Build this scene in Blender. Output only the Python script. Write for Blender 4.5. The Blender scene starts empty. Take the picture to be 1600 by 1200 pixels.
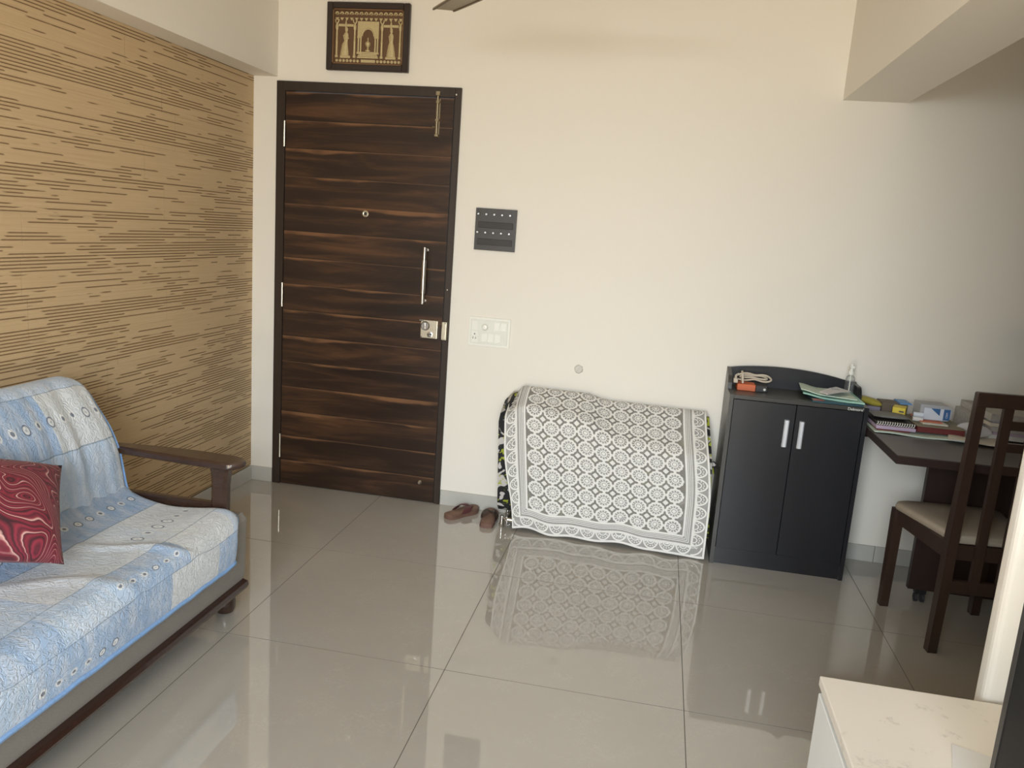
import bpy, bmesh, math, random
from mathutils import Vector, Matrix, noise as mnoise
random.seed(7)
PI = math.pi
scene = bpy.context.scene
col = scene.collection

# ------------------------------------------------------------------ camera
cam_d = bpy.data.cameras.new('camera'); cam = bpy.data.objects.new('camera', cam_d); col.objects.link(cam)
cam.location = (2.060, -3.9028, 1.4536)
cam.rotation_euler = (1.3787, -0.0698, 0.1881)
cam_d.sensor_width = 36; cam_d.lens = 1243.756/1600*36; cam_d.clip_start = .02
scene.camera = cam
# ------------------------------------------------------------------ world, light, exposure
w = bpy.data.worlds.new('world'); scene.world = w; w.use_nodes = True
w.node_tree.nodes['Background'].inputs[0].default_value = (.78, .88, 1, 1)
w.node_tree.nodes['Background'].inputs[1].default_value = 1.6
vs = scene.view_settings
vs.view_transform = 'Standard'; vs.look = 'None'; vs.gamma = 1; vs.use_curve_mapping = False; vs.exposure = 0.0
def area(name, loc, rot, sx, sy, power, color):
    d = bpy.data.lights.new(name, 'AREA'); d.shape = 'RECTANGLE'; d.size = sx; d.size_y = sy
    d.energy = power; d.color = color
    o = bpy.data.objects.new(name, d); col.objects.link(o); o.location = loc; o.rotation_euler = rot
    return o
# daylight through the balcony doorway behind the camera: open sky from above, sunlit ground bounce from below
area('sky_light', (1.9, -9.2, 2.75), (PI/2-.14, 0, 0), 7.0, 2.6, 1260, (.86, .94, 1.0))
area('ground_bounce_light', (1.9, -6.6, -.35), (PI/2+.35, 0, 0), 4.0, 1.1, 255, (1.0, .76, .46))

# ------------------------------------------------------------------ node helpers
class NT:
    def __init__(s, name):
        s.m = bpy.data.materials.new(name); s.m.use_nodes = True
        s.t = s.m.node_tree; s.b = s.t.nodes['Principled BSDF']; s.out = s.t.nodes['Material Output']
    def n(s, k, **p):
        x = s.t.nodes.new(k)
        for a, v in p.items(): setattr(x, a, v)
        return x
    def put(s, sock, v):
        if isinstance(v, bpy.types.NodeSocket): s.t.links.new(v, sock)
        elif isinstance(v, (tuple, list)):
            sock.default_value = tuple(v)+(1,) if len(v) == 3 and len(sock.default_value) == 4 else v
        else: sock.default_value = v
    def mt(s, op, a, b=0.0, c=0.0):
        x = s.n('ShaderNodeMath', operation=op)
        s.put(x.inputs[0], a); s.put(x.inputs[1], b); s.put(x.inputs[2], c)
        return x.outputs[0]
    def mix(s, f, a, b):
        x = s.n('ShaderNodeMix', data_type='RGBA'); s.put(x.inputs[0], f); s.put(x.inputs[6], a); s.put(x.inputs[7], b)
        return x.outputs[2]
    def coord(s, k='Object'): return s.n('ShaderNodeTexCoord').outputs[k]
    def sep(s, v):
        x = s.n('ShaderNodeSeparateXYZ'); s.put(x.inputs[0], v); return x.outputs
    def comb(s, a, b, c):
        x = s.n('ShaderNodeCombineXYZ'); s.put(x.inputs[0], a); s.put(x.inputs[1], b); s.put(x.inputs[2], c); return x.outputs[0]
    def noise(s, v, scale=5, detail=3, rough=.5, dist=0):
        x = s.n('ShaderNodeTexNoise'); s.put(x.inputs['Vector'], v)
        for k, q in (('Scale', scale), ('Detail', detail), ('Roughness', rough), ('Distortion', dist)): x.inputs[k].default_value = q
        return x.outputs[0]
    def white(s, v):
        x = s.n('ShaderNodeTexWhiteNoise', noise_dimensions='3D'); s.put(x.inputs[0], v); return x.outputs[0]
    def ramp(s, f, stops, interp='LINEAR'):
        x = s.n('ShaderNodeValToRGB'); s.put(x.inputs[0], f); e = x.color_ramp.elements; x.color_ramp.interpolation = interp
        while len(e) < len(stops): e.new(.5)
        for q, (p, c) in zip(e, stops): q.position = p; q.color = tuple(c)+(1,)
        return x.outputs[0]
    def sm(s, v, a, b):
        x = s.n('ShaderNodeMapRange', interpolation_type='SMOOTHSTEP'); s.put(x.inputs[0], v); s.put(x.inputs[1], a); s.put(x.inputs[2], b)
        return x.outputs[0]
    def bump(s, h, dist=.002, strength=1):
        x = s.n('ShaderNodeBump'); s.put(x.inputs['Height'], h); x.inputs['Distance'].default_value = dist; x.inputs['Strength'].default_value = strength
        s.put(s.b.inputs['Normal'], x.outputs[0])
    def set(s, **k):
        names = dict(color='Base Color', rough='Roughness', metal='Metallic', spec='Specular IOR Level', alpha='Alpha', trans='Transmission Weight', ior='IOR', sheen='Sheen Weight', coat='Coat Weight')
        for a, v in k.items(): s.put(s.b.inputs[names[a]], v)
        return s
def plain(name, c, rough=.5, metal=0, var=.06, scale=30, **k):
    t = NT(name); f = t.noise(t.coord(), scale, 4)
    t.set(color=t.mix(f, [q*(1-var) for q in c], [min(1, q*(1+var)) for q in c]), rough=rough, metal=metal, **k)
    return t.m
M = {}
# painted wall
def wallmat(name, c):
    t = NT(name); v = t.coord(); big = t.noise(v, 1.3, 3); fine = t.noise(v, 60, 3); scuff = t.noise(v, 7, 6, .7)
    base = t.mix(big, [q*.975 for q in c], c)
    base = t.mix(t.mt('MULTIPLY', t.sm(scuff, .66, .8), .25), base, [q*.82 for q in c])
    t.set(color=base, rough=.55, spec=.3); t.bump(fine, .0012, .25)
    return t.m
M['wall'] = wallmat('wall_paint', (.84, .80, .715))
M['wall2'] = wallmat('partition_paint', (.84, .80, .72))
M['ceiling'] = wallmat('ceiling_paint', (.84, .81, .74))
# polished vitrified tile
def tile():
    t = NT('vitrified_tile'); v = t.coord()
    a = t.noise(v, 3, 4); ves = t.noise(v, 34, 4, .6, 1.6); c2 = t.noise(v, 11, 3)
    line = t.mt('MULTIPLY', t.sm(t.mt('ABSOLUTE', t.mt('SUBTRACT', ves, .5)), .03, .0), t.sm(c2, .47, .62))
    base = t.mix(a, (.43, .40, .355), (.48, .45, .40))
    base = t.mix(t.mt('MULTIPLY', line, .4), base, (.56, .53, .48))
    t.set(color=base, rough=.03, spec=.9, coat=.40); t.b.inputs['Coat Roughness'].default_value = .02
    return t.m
M['tile'] = tile()
M['grout'] = plain('grout', (.10, .09, .075), .9)
M['skirt'] = plain('skirting_tile', (.50, .49, .45), .18, var=.08, scale=14)
# grooved cladding of left wall
def cladding():
    t = NT('grooved_wood_cladding'); X, Y, Z = t.sep(t.coord())
    hh = .0118
    r = t.mt('DIVIDE', Z, hh); row = t.mt('FLOOR', r); fr = t.mt('SUBTRACT', r, row)
    rnd = t.white(t.comb(row, 3.1, 1.7))
    dash = t.noise(t.comb(t.mt('MULTIPLY', Y, 3.1), t.mt('MULTIPLY', rnd, 300), 0), 1, 2, .45)
    clus = t.noise(t.comb(0, t.mt('MULTIPLY', Y, .55), t.mt('MULTIPLY', Z, 9)), 1, 2, .6)
    th = t.mt('SUBTRACT', .835, t.mt('MULTIPLY', clus, .72))
    on = t.sm(t.mt('SUBTRACT', dash, th), 0.0, .022)
    prof = t.sm(t.mt('ABSOLUTE', t.mt('SUBTRACT', fr, .5)), .23, .09)
    g = t.mt('MULTIPLY', on, prof)
    grain = t.noise(t.comb(0, t.mt('MULTIPLY', Y, 3), t.mt('MULTIPLY', Z, 190)), 1, 3, .6)
    sp = t.noise(t.comb(0, t.mt('MULTIPLY', Y, 2.5), t.mt('MULTIPLY', Z, 30)), 1, 3)
    base = t.mix(grain, (.47, .325, .175), (.69, .525, .32)); base = t.mix(t.mt('MULTIPLY', sp, .35), base, (.62, .46, .275))
    t.set(color=t.mix(t.mt('MULTIPLY', g, .85), base, (.20, .115, .055)), rough=.6, spec=.3)
    t.bump(t.mt('SUBTRACT', t.mt('MULTIPLY', grain, .12), g), .0022, .9)
    return t.m
M['clad'] = cladding()
M['clad_gap'] = plain('cladding_backing', (.30, .21, .12), .8)
# dark laminated door
def doorwood():
    t = NT('dark_door_wood'); X, Y, Z = t.sep(t.coord())
    H = 2.05/15
    r = t.mt('DIVIDE', Z, H); row = t.mt('FLOOR', r); fr = t.mt('SUBTRACT', r, row)
    rid = t.mt('MULTIPLY', t.mt('MODULO', row, 7.0), 7.31)
    n1 = t.noise(t.comb(t.mt('MULTIPLY', X, 1.6), rid, t.mt('MULTIPLY', Z, 16)), 1, 5, .6, .6)
    n2 = t.noise(t.comb(t.mt('MULTIPLY', X, 5), rid, t.mt('MULTIPLY', Z, 90)), 1, 4, .6)
    wv = t.noise(t.comb(t.mt('MULTIPLY', X, 2.6), rid, 4.2), 1, 3, .5)
    wid = t.mt('MULTIPLY', t.mt('SUBTRACT', wv, .32), .48)
    streak = t.sm(t.mt('SUBTRACT', fr, t.mt('SUBTRACT', 1.0, wid)), -.02, .07)
    base = t.ramp(n1, [(.25, (.016, .009, .006)), (.48, (.036, .019, .011)), (.60, (.080, .038, .018)), (.74, (.15, .070, .030))])
    base = t.mix(t.mt('MULTIPLY', n2, .5), base, (.022, .013, .010))
    brk = t.sm(t.noise(t.comb(t.mt('MULTIPLY', X, 2.2), rid, 9.7), 1, 3, .6), .40, .58)
    base = t.mix(t.mt('MULTIPLY', t.mt('MULTIPLY', streak, brk), .85), base, (.215, .105, .048))
    thin = t.mt('MULTIPLY', t.sm(fr, .965, .99), .5); base = t.mix(thin, base, (.20, .11, .06))
    t.set(color=base, rough=.33, spec=.4); t.bump(n2, .0006, .3)
    return t.m
M['door'] = doorwood()
def darkwood(name, a, b, rough=.3, axis='Z', coat=0):
    t = NT(name); x = t.sep(t.coord()); s_ = {'X': (2, 30, 30), 'Y': (30, 2, 30), 'Z': (30, 30, 2)}[axis]
    g = t.noise(t.comb(*[t.mt('MULTIPLY', q, k) for q, k in zip(x, s_)]), 1, 4, .6)
    t.set(color=t.mix(g, a, b), rough=rough, coat=coat); t.bump(g, .0005, .25)
    return t.m
M['frame_wood'] = darkwood('door_frame_wood', (.022, .014, .010), (.045, .030, .021), .35)
M['sofa_wood'] = darkwood('sofa_wood', (.022, .011, .008), (.052, .026, .017), .22, 'X', .4)
M['sofa_woodY'] = darkwood('sofa_rail_wood', (.022, .010, .007), (.050, .023, .016), .26, 'Y', .3)
M['chair_wood'] = darkwood('chair_wood', (.026, .014, .010), (.055, .030, .020), .35)
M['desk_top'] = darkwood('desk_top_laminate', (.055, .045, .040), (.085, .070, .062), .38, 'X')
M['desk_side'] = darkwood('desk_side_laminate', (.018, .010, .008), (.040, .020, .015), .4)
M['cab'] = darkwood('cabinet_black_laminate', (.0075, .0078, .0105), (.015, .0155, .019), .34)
M['cab_lit'] = darkwood('cabinet_lit_laminate', (.034, .033, .029), (.056, .054, .048), .36)  # paler copy of the black laminate, light on the left side painted in
M['steel'] = plain('brushed_steel', (.62, .60, .56), .28, 1)
M['brass'] = plain('antique_brass', (.36, .30, .20), .35, 1)
M['nickel'] = plain('satin_nickel_lock', (.66, .61, .48), .36, .85, var=.12, scale=90)
M['alu'] = plain('satin_aluminium', (.80, .83, .88), .35, .6)
M['black'] = plain('black_plastic', (.015, .015, .016), .4)
M['dgrey'] = plain('charcoal_laminate', (.050, .046, .042), .42)
M['dslot'] = plain('dark_shelf', (.022, .018, .016), .5)
M['whitep'] = plain('white_plastic', (.86, .86, .79), .3, var=.02)
M['whitep2'] = plain('white_plastic_shade', (.78, .79, .72), .3, var=.02)
M['grey_fab'] = plain('grey_upholstery', (.235, .22, .20), .85, scale=260, var=.2)
M['tan'] = plain('tan_upholstery', (.36, .30, .23), .8, scale=200, var=.12)
M['rubber'] = plain('rubber', (.03, .03, .032), .6)
def chipped():
    t = NT('white_unit_laminate'); v = t.coord(); n = t.noise(v, 16, 5, .65); n2 = t.noise(v, 60, 4)
    k = t.mt('MULTIPLY', t.sm(n, .57, .66), t.sm(n2, .42, .6))
    t.set(color=t.mix(t.mt('MULTIPLY', k, .38), (.76, .71, .63), (.42, .38, .32)), rough=.42)
    return t.m
M['unit'] = chipped()
M['groove'] = plain('unit_groove', (.22, .20, .18), .7)
M['unit_front'] = plain('white_unit_front', (.80, .81, .79), .35, var=.02)
# quilted patchwork
def quilt():
    t = NT('quilted_patchwork'); u, v, _ = t.sep(t.coord('UV'))
    ph = .155; pw = .27
    rv = t.mt('DIVIDE', v, ph); row = t.mt('FLOOR', rv); fv = t.mt('SUBTRACT', rv, row)
    off = t.white(t.comb(row, 9.2, 4.4))
    ru = t.mt('ADD', t.mt('DIVIDE', u, pw), off); cell = t.mt('FLOOR', ru); fu = t.mt('SUBTRACT', ru, cell)
    h = t.white(t.comb(row, cell, 2.0))
    pc = t.ramp(h, [(0, (.34, .48, .70)), (.24, (.45, .58, .76)), (.42, (.59, .66, .74)), (.60, (.30, .43, .64)), (.78, (.50, .61, .77)), (.90, (.63, .67, .71))], 'CONSTANT')
    wc = t.noise(t.comb(t.mt('MULTIPLY', u, 30), t.mt('MULTIPLY', v, 9), 0), 1, 5, .65)
    pc = t.mix(t.mt('MULTIPLY', t.sm(wc, .35, .75), .55), pc, (.74, .76, .79))
    e = t.mt('MINIMUM', t.mt('MULTIPLY', t.mt('MINIMUM', fv, t.mt('SUBTRACT', 1.0, fv)), ph), 1.0)
    pc = t.mix(t.mt('MULTIPLY', t.sm(e, .0022, .0008), .75), pc, (.20, .27, .37))
    # ring and dot motifs along the middle of every row
    sp = .052
    ku = t.mt('DIVIDE', u, sp); ci = t.mt('FLOOR', ku); du = t.mt('MULTIPLY', t.mt('SUBTRACT', t.mt('SUBTRACT', ku, ci), .5), sp)
    hh = t.white(t.comb(ci, row, 7.7)); h3 = t.white(t.comb(t.mt('FLOOR', t.mt('DIVIDE', ci, 6.0)), row, 5.1))
    dv = t.mt('MULTIPLY', t.mt('SUBTRACT', fv, t.mt('ADD', .42, t.mt('MULTIPLY', h3, .18))), ph)
    d = t.mt('SQRT', t.mt('ADD', t.mt('POWER', du, 2), t.mt('POWER', dv, 2)))
    show = t.mt('GREATER_THAN', h3, .34)
    isring = t.mt('GREATER_THAN', hh, .55)
    halo = t.mt('MULTIPLY', t.sm(d, .0145, .0105), show)
    pc = t.mix(t.mt('MULTIPLY', halo, .85), pc, (.78, .80, .82))
    ring = t.mt('MULTIPLY', t.mt('MULTIPLY', t.sm(t.mt('ABSOLUTE', t.mt('SUBTRACT', d, .0125)), .0026, .0012), isring), show)
    dot = t.mt('MULTIPLY', t.mt('MULTIPLY', t.sm(d, .0075, .005), t.mt('SUBTRACT', 1.0, isring)), show)
    core = t.mt('MULTIPLY', t.mt('MULTIPLY', t.sm(d, .004, .0025), isring), show)
    pc = t.mix(t.mt('MULTIPLY', t.mt('MAXIMUM', t.mt('MAXIMUM', ring, dot), t.mt('MULTIPLY', core, .5)), .85), pc, (.10, .13, .19))
    q = t.noise(t.comb(t.mt('MULTIPLY', u, 44), t.mt('MULTIPLY', v, 44), 0), 1, 3, .55, .9); q2 = t.noise(t.comb(u, v, 0), 90, 3)
    t.set(color=pc, rough=.85, spec=.2, sheen=.15)
    t.bump(t.mt('ADD', t.sm(t.mt('ABSOLUTE', t.mt('SUBTRACT', q, .5)), 0, .09), t.mt('MULTIPLY', q2, .2)), .0028, .6)
    return t.m
M['quilt'] = quilt()
M['binding'] = plain('blue_binding', (.22, .38, .66), .8, scale=120, var=.2)
def marble():
    t = NT('wine_marbled_fabric'); v = t.coord()
    x_ = t.sep(v); d = t.noise(t.comb(x_[0], t.mt('MULTIPLY', x_[1], 1.0), t.mt('MULTIPLY', x_[2], .55)), 5.5, 1.5, .45, 1.1)
    s1 = t.mt('FRACT', t.mt('MULTIPLY', d, 30)); s2 = t.noise(v, 14, 2)
    c = t.ramp(s1, [(0, (.07, .006, .015)), (.16, (.22, .016, .034)), (.38, (.030, .004, .010)), (.55, (.27, .021, .044)), (.72, (.085, .007, .018)), (.87, (.21, .02, .036)), (.955, (.66, .40, .36)), (1.0, (.07, .006, .016))])
    t.set(color=c, rough=.7, sheen=.1); t.bump(s2, .002, .3)
    return t.m
M['marble'] = marble()
def lace():
    t = NT('lace_thread'); n = t.noise(t.coord(), 220, 2)
    t.set(color=t.mix(n, (.72, .70, .66), (.86, .85, .82)), rough=.8, spec=.2); t.bump(n, .0008, .6); return t.m
M['lace'] = lace()
def net():
    t = NT('lace_net'); n = t.noise(t.coord(), 150, 2)
    t.set(color=(.44, .42, .385), rough=.9, spec=.1, alpha=t.mt('ADD', .44, t.mt('MULTIPLY', n, .20))); return t.m
def net2():
    t = NT('lace_fine_net'); n = t.noise(t.coord(), 190, 2)
    t.set(color=(.58, .57, .545), rough=.9, spec=.1, alpha=t.mt('ADD', .36, t.mt('MULTIPLY', n, .34))); return t.m
M['net2'] = net2()
M['net'] = net()
def floral():
    t = NT('black_floral_fabric'); v = t.coord(); a = t.noise(v, 16, 2, .5, 1); b = t.noise(v, 23, 2, .5, 1)
    c = t.mix(t.sm(a, .56, .60), (.012, .012, .014), (.55, .52, .50)); c = t.mix(t.sm(b, .57, .61), c, (.36, .40, .03))
    t.set(color=c, rough=.8); return t.m
M['floral'] = floral()
M['gold'] = plain('gilded_relief', (.56, .46, .25), .45, .25, var=.18, scale=120)
M['gold_bg'] = plain('relief_ground', (.125, .065, .030), .55, .1, var=.2, scale=60)
M['gold_lip'] = plain('gilt_lip', (.20, .11, .05), .4, .2)
M['frame_black'] = plain('dark_picture_frame', (.030, .019, .015), .35)
M['fan'] = plain('fan_blade', (.36, .30, .21), .4)
M['fan_edge'] = plain('fan_dark_edge', (.14, .105, .06), .4)
M['sole'] = plain('brown_sole', (.165, .088, .064), .65, var=.15, scale=50)
M['strap'] = plain('maroon_strap', (.10, .030, .032), .6)
M['strap2'] = plain('dark_brown_strap', (.045, .028, .020), .6)
M['footbed'] = plain('worn_footbed', (.19, .11, .075), .7, var=.25, scale=40)
M['patch'] = plain('plaster_patch', (.62, .60, .54), .7, var=.12, scale=160)
M['mint'] = plain('mint_folder', (.30, .55, .46), .5)
M['palegreen'] = plain('pale_green_paper', (.56, .66, .56), .7)
M['paper'] = plain('white_paper', (.66, .65, .63), .8, var=.05, scale=12)
M['paper2'] = plain('cream_paper', (.62, .57, .48), .8, var=.08, scale=12)
M['leaflet'] = plain('grey_leaflet', (.66, .64, .65), .8, var=.12, scale=40)
M['news'] = plain('newsprint', (.42, .40, .37), .85, var=.28, scale=70)
M['lilac'] = plain('lilac_cover', (.46, .36, .48), .6)
M['dullpurple'] = plain('dull_purple_packet', (.22, .20, .27), .6)
M['maroon'] = plain('maroon_book', (.135, .022, .020), .5)
M['olive'] = plain('olive_cover', (.22, .19, .12), .6)
M['greypouch'] = plain('grey_pouch', (.17, .17, .16), .7, scale=60, var=.2)
M['brownbag'] = plain('brown_box', (.13, .105, .08), .7)
M['yellow'] = plain('yellow_box', (.66, .52, .03), .5)
M['gyellow'] = plain('yellow_green_pouch', (.36, .30, .04), .55)
M['orange'] = plain('orange_carton', (.62, .14, .045), .5)
M['navy'] = plain('blue_print', (.035, .12, .30), .5)
M['teal'] = plain('dark_teal_cover', (.02, .07, .09), .4)
M['redp'] = plain('red_print', (.32, .06, .05), .5)
M['boxwhite'] = plain('white_carton', (.64, .70, .78), .5)
M['boxgrey'] = plain('grey_carton', (.40, .41, .43), .55)
M['blue'] = plain('blue_plastic', (.12, .30, .60), .5)
M['cord'] = plain('beige_cord', (.58, .51, .41), .6)
t = NT('clear_plastic'); t.set(color=(.93, .96, .97), rough=.06, trans=.9, ior=1.25, alpha=.55); M['clear'] = t.m
t = NT('clear_bag_plastic'); t.set(color=(.72, .71, .74), rough=.15, alpha=.65); M['bag'] = t.m
M['screen'] = plain('tv_screen', (.010, .010, .011), .45, spec=.2)
M['bezel'] = plain('tv_bezel', (.028, .026, .024), .3)

# ------------------------------------------------------------------ mesh helpers (world coordinates, origin of the thing subtracted)
class MB:
    def __init__(s): s.bm = bmesh.new(); s.X = Matrix.Identity(4); s.uv = None
    def v(s, p): return s.bm.verts.new(s.X @ Vector(p))
    def box(s, x0, x1, y0, y1, z0, z1, bev=0, seg=2, rot=None):
        c = Vector(((x0+x1)/2, (y0+y1)/2, (z0+z1)/2)); m = Matrix.Diagonal((abs(x1-x0), abs(y1-y0), abs(z1-z0), 1))
        T = Matrix.Translation(c) @ (rot.to_4x4() if rot else Matrix.Identity(4)) @ m
        r = bmesh.ops.create_cube(s.bm, size=1, matrix=s.X @ T)
        if bev:
            es = list({e for v in r['verts'] for e in v.link_edges})
            bmesh.ops.bevel(s.bm, geom=es, offset=bev, segments=seg, profile=.6, affect='EDGES')
        return s
    def loft(s, rings, close=True, caps=True):
        R = [[s.v(p) for p in r] for r in rings]; n = len(R[0])
        for a, b in zip(R, R[1:]):
            for i in range(n if close else n-1):
                j = (i+1) % n
                s.bm.faces.new((a[i], a[j], b[j], b[i]))
        if caps and close:
            s.bm.faces.new(R[0][::-1]); s.bm.faces.new(R[-1])
        return s
    def tube(s, pts, r, n=10, caps=True):
        pts = [Vector(p) for p in pts]; rr = r if isinstance(r, (list, tuple)) else [r]*len(pts); rings = []
        up = None
        for i, p in enumerate(pts):
            d = (pts[min(i+1, len(pts)-1)]-pts[max(i-1, 0)]).normalized()
            if up is None: up = Vector((0, 0, 1)) if abs(d.z) < .9 else Vector((1, 0, 0))
            a = d.cross(up)
            if a.length < 1e-4: a = d.cross(Vector((1, .3, .2)))
            a.normalize(); b = a.cross(d); up = b
            rings.append([p+a*rr[i]*math.cos(2*PI*k/n)+b*rr[i]*math.sin(2*PI*k/n) for k in range(n)])
        return s.loft(rings, True, caps)
    def lathe(s, prof, c, n=20, axis='Z'):
        rings = []
        for r, h in prof:
            ring = []
            for k in range(n):
                a = 2*PI*k/n; x, y = r*math.cos(a), r*math.sin(a)
                ring.append({'Z': (c[0]+x, c[1]+y, c[2]+h), 'Y': (c[0]+x, c[1]-h, c[2]+y), 'X': (c[0]+h, c[1]+x, c[2]+y)}[axis])
            rings.append(ring)
        return s.loft(rings)
    def prism(s, poly, y0, y1, plane='XZ'):
        f = {'XZ': lambda a, b, d: (a, d, b), 'YZ': lambda a, b, d: (d, a, b), 'XY': lambda a, b, d: (a, b, d)}[plane]
        return s.loft([[f(a, b, y0) for a, b in poly], [f(a, b, y1) for a, b in poly]])
    def grid(s, f, nu, nv, uvf=None):
        lay = s.bm.loops.layers.uv.verify() if uvf else None
        V = [[s.v(f(i/nu, j/nv)) for j in range(nv+1)] for i in range(nu+1)]
        for i in range(nu):
            for j in range(nv):
                fc = s.bm.faces.new((V[i][j], V[i+1][j], V[i+1][j+1], V[i][j+1]))
                if lay:
                    for l, (a, b) in zip(fc.loops, ((i, j), (i+1, j), (i+1, j+1), (i, j+1))): l[lay].uv = uvf(a/nu, b/nv)
        return s
    def build(s, name, mat, parent=None, smooth=False, angle=.6):
        bm = s.bm
        bmesh.ops.recalc_face_normals(bm, faces=bm.faces[:])
        org = Vector(parent['_o']) if parent is not None and '_o' in parent else None
        if org is None:
            c = [v.co for v in bm.verts]
            org = Vector((sum(p.x for p in c)/len(c), sum(p.y for p in c)/len(c), min(p.z for p in c)))
            own = True
        else: own = False
        for v in bm.verts: v.co -= org
        me = bpy.data.meshes.new(name); bm.to_mesh(me); bm.free()
        mats = mat if isinstance(mat, (list, tuple)) else [mat]
        for m in mats: me.materials.append(m if not isinstance(m, str) else M[m])
        if smooth:
            me.polygons.foreach_set('use_smooth', [True]*len(me.polygons)); me.set_sharp_from_angle(angle=angle)
        o = bpy.data.objects.new(name, me); col.objects.link(o)
        o['_o'] = tuple(org)
        if parent is not None: o.parent = parent
        if own: o.location = org
        return o
def cube(name, mat, parent, *a, **k): return MB().box(*a, **k).build(name, mat, parent)
def thing(name, loc, label, cat, group=None):
    o = bpy.data.objects.new(name, None); col.objects.link(o); o.location = loc; o['_o'] = tuple(loc)
    o.empty_display_size = .1
    return tag(o, label, cat, group)
def tag(o, label, cat, group=None):
    o['label'] = label; o['category'] = cat
    if group: o['group'] = group
    return o
def struct(o): o['kind'] = 'structure'; return o
def sbox(name, mat, *a, parent=None, **k): return struct(cube(name, mat, parent, *a, **k))
def rotz(a, p): return Matrix.Translation(p) @ Matrix.Rotation(a, 4, 'Z') @ Matrix.Translation(-Vector(p))

# ================================================================== SETTING
LX = -.056; RX = 5.6; YB = -4.75; CH = 2.74
# floor slab with recessed joints, every tile a piece
fl = sbox('floor', 'grout', LX-.1, RX+.1, YB-.1, .12, -.05, -.0004)
T = .7849; OX = .7003; OY = -.7616; k_ = 0
full = None
xs = [LX]+[OX+i*T for i in range(0, 9) if LX < OX+i*T < RX]+[RX]
ys = [YB]+[OY-j*T for j in range(9, -3, -1) if YB < OY-j*T < -.001]+[0.0]
for i in range(len(xs)-1):
    for j in range(len(ys)-1):
        g = .0013
        cube('floor_tile', 'tile', fl, xs[i]+g, xs[i+1]-g, ys[j]+g, ys[j+1]-g, -.012, 0)
sbox('ceiling', 'ceiling', LX-.1, RX+.1, YB-.1, .12, CH, CH+.1)
DX0, DX1, DZ = .0751, 1.0288, 2.10
wb = MB().box(LX-.1, DX0, 0, .12, 0, CH).box(DX1, RX+.1, 0, .12, 0, CH).box(DX0, DX1, 0, .12, DZ, CH)
struct(wb.build('wall_back', 'wall'))
wl = sbox('wall_left', 'clad_gap', LX-.10, LX-.0095, YB, 0, 0, CH)
# cladding panels in staggered courses
z = .082; course = 0
while z < 2.12-.001:
    z1 = min(z+.1455, 2.12); y = 0.0-.0; first = True; rr = random.Random(course*13+5)
    while y > YB+.01:
        L = rr.uniform(.35, 1.15) if first else rr.uniform(.75, 1.15)
        first = False
        y2 = max(YB, y-L)
        d = rr.uniform(0, .0006)
        cube('cladding_panel', 'clad', wl, LX-.010, LX-d, y2+.0006, y-.0006, z+.0002, z1-.0002)
        y = y2
    z = z1; course += 1
struct(MB().box(LX-.0095, LX, YB, 0, 2.12, CH).build('wall_left_top', 'wall'))
sbox('wall_right', 'wall', RX, RX+.1, YB, 0, 0, CH)
# window wall behind the camera with a balcony doorway
WX0, WX1, WZ = .95, 2.70, 2.25
wf = MB().box(LX-.1, WX0, YB-.12, YB, 0, CH).box(WX1, RX+.1, YB-.12, YB, 0, CH).box(WX0, WX1, YB-.12, YB, WZ, CH)
struct(wf.build('wall_front', 'wall'))
wn = thing('window_1', ((WX0+WX1)/2, YB-.06, 0), '', ''); del wn['label'], wn['category']; struct(wn)
fr = MB()
fr.box(WX0, WX0+.05, YB-.09, YB-.03, 0, WZ).box(WX1-.05, WX1, YB-.09, YB-.03, 0, WZ).box(WX0, WX1, YB-.09, YB-.03, WZ-.05, WZ).box(WX0, WX1, YB-.09, YB-.03, 0, .03)
fr.build('window_frame', 'alu', wn)
# beams
struct(MB().box(LX, .073, YB, 0, 2.12, CH).build('trim_1', 'wall'))
struct(MB().box(2.766, 3.036, YB, 0, 2.115, CH).build('trim_2', 'wall'))
# partition: column end and wall behind the television
sbox('wall_partition', 'wall2', 2.824, 3.15, -2.19, -2.14, 0, 2.115, bev=.020, seg=5)
sbox('wall_television', 'wall2', 3.04, 3.15, YB, -2.19, 0, 2.115)
# skirtings
b = MB().box(LX, DX0-.002, -.012, 0, 0, .079, .0015, 1); struct(b.build('baseboard_back', 'skirt'))
cuts = [DX1+.002, 1.62, 2.41, 3.2, 3.99, 4.78, RX]
bb = struct(MB().box(DX1+.002, RX, -.002, 0, 0, .0785).build('baseboard_back_right', 'grout'))
for a, c in zip(cuts, cuts[1:]): cube('skirting_tile', 'skirt', bb, a+.001, c-.001, -.012, -.001, 0, .079, bev=.0015, seg=1)
bl = struct(MB().box(LX, LX+.002, YB, -.012, 0, .0785).build('baseboard_left', 'grout'))
y = -.0125
while y > YB+.05:
    y2 = max(YB, y-T); cube('skirting_tile', 'skirt', bl, LX+.001, LX+.012, y2+.001, y-.001, 0, .079, bev=.0015, seg=1); y = y2

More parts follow.
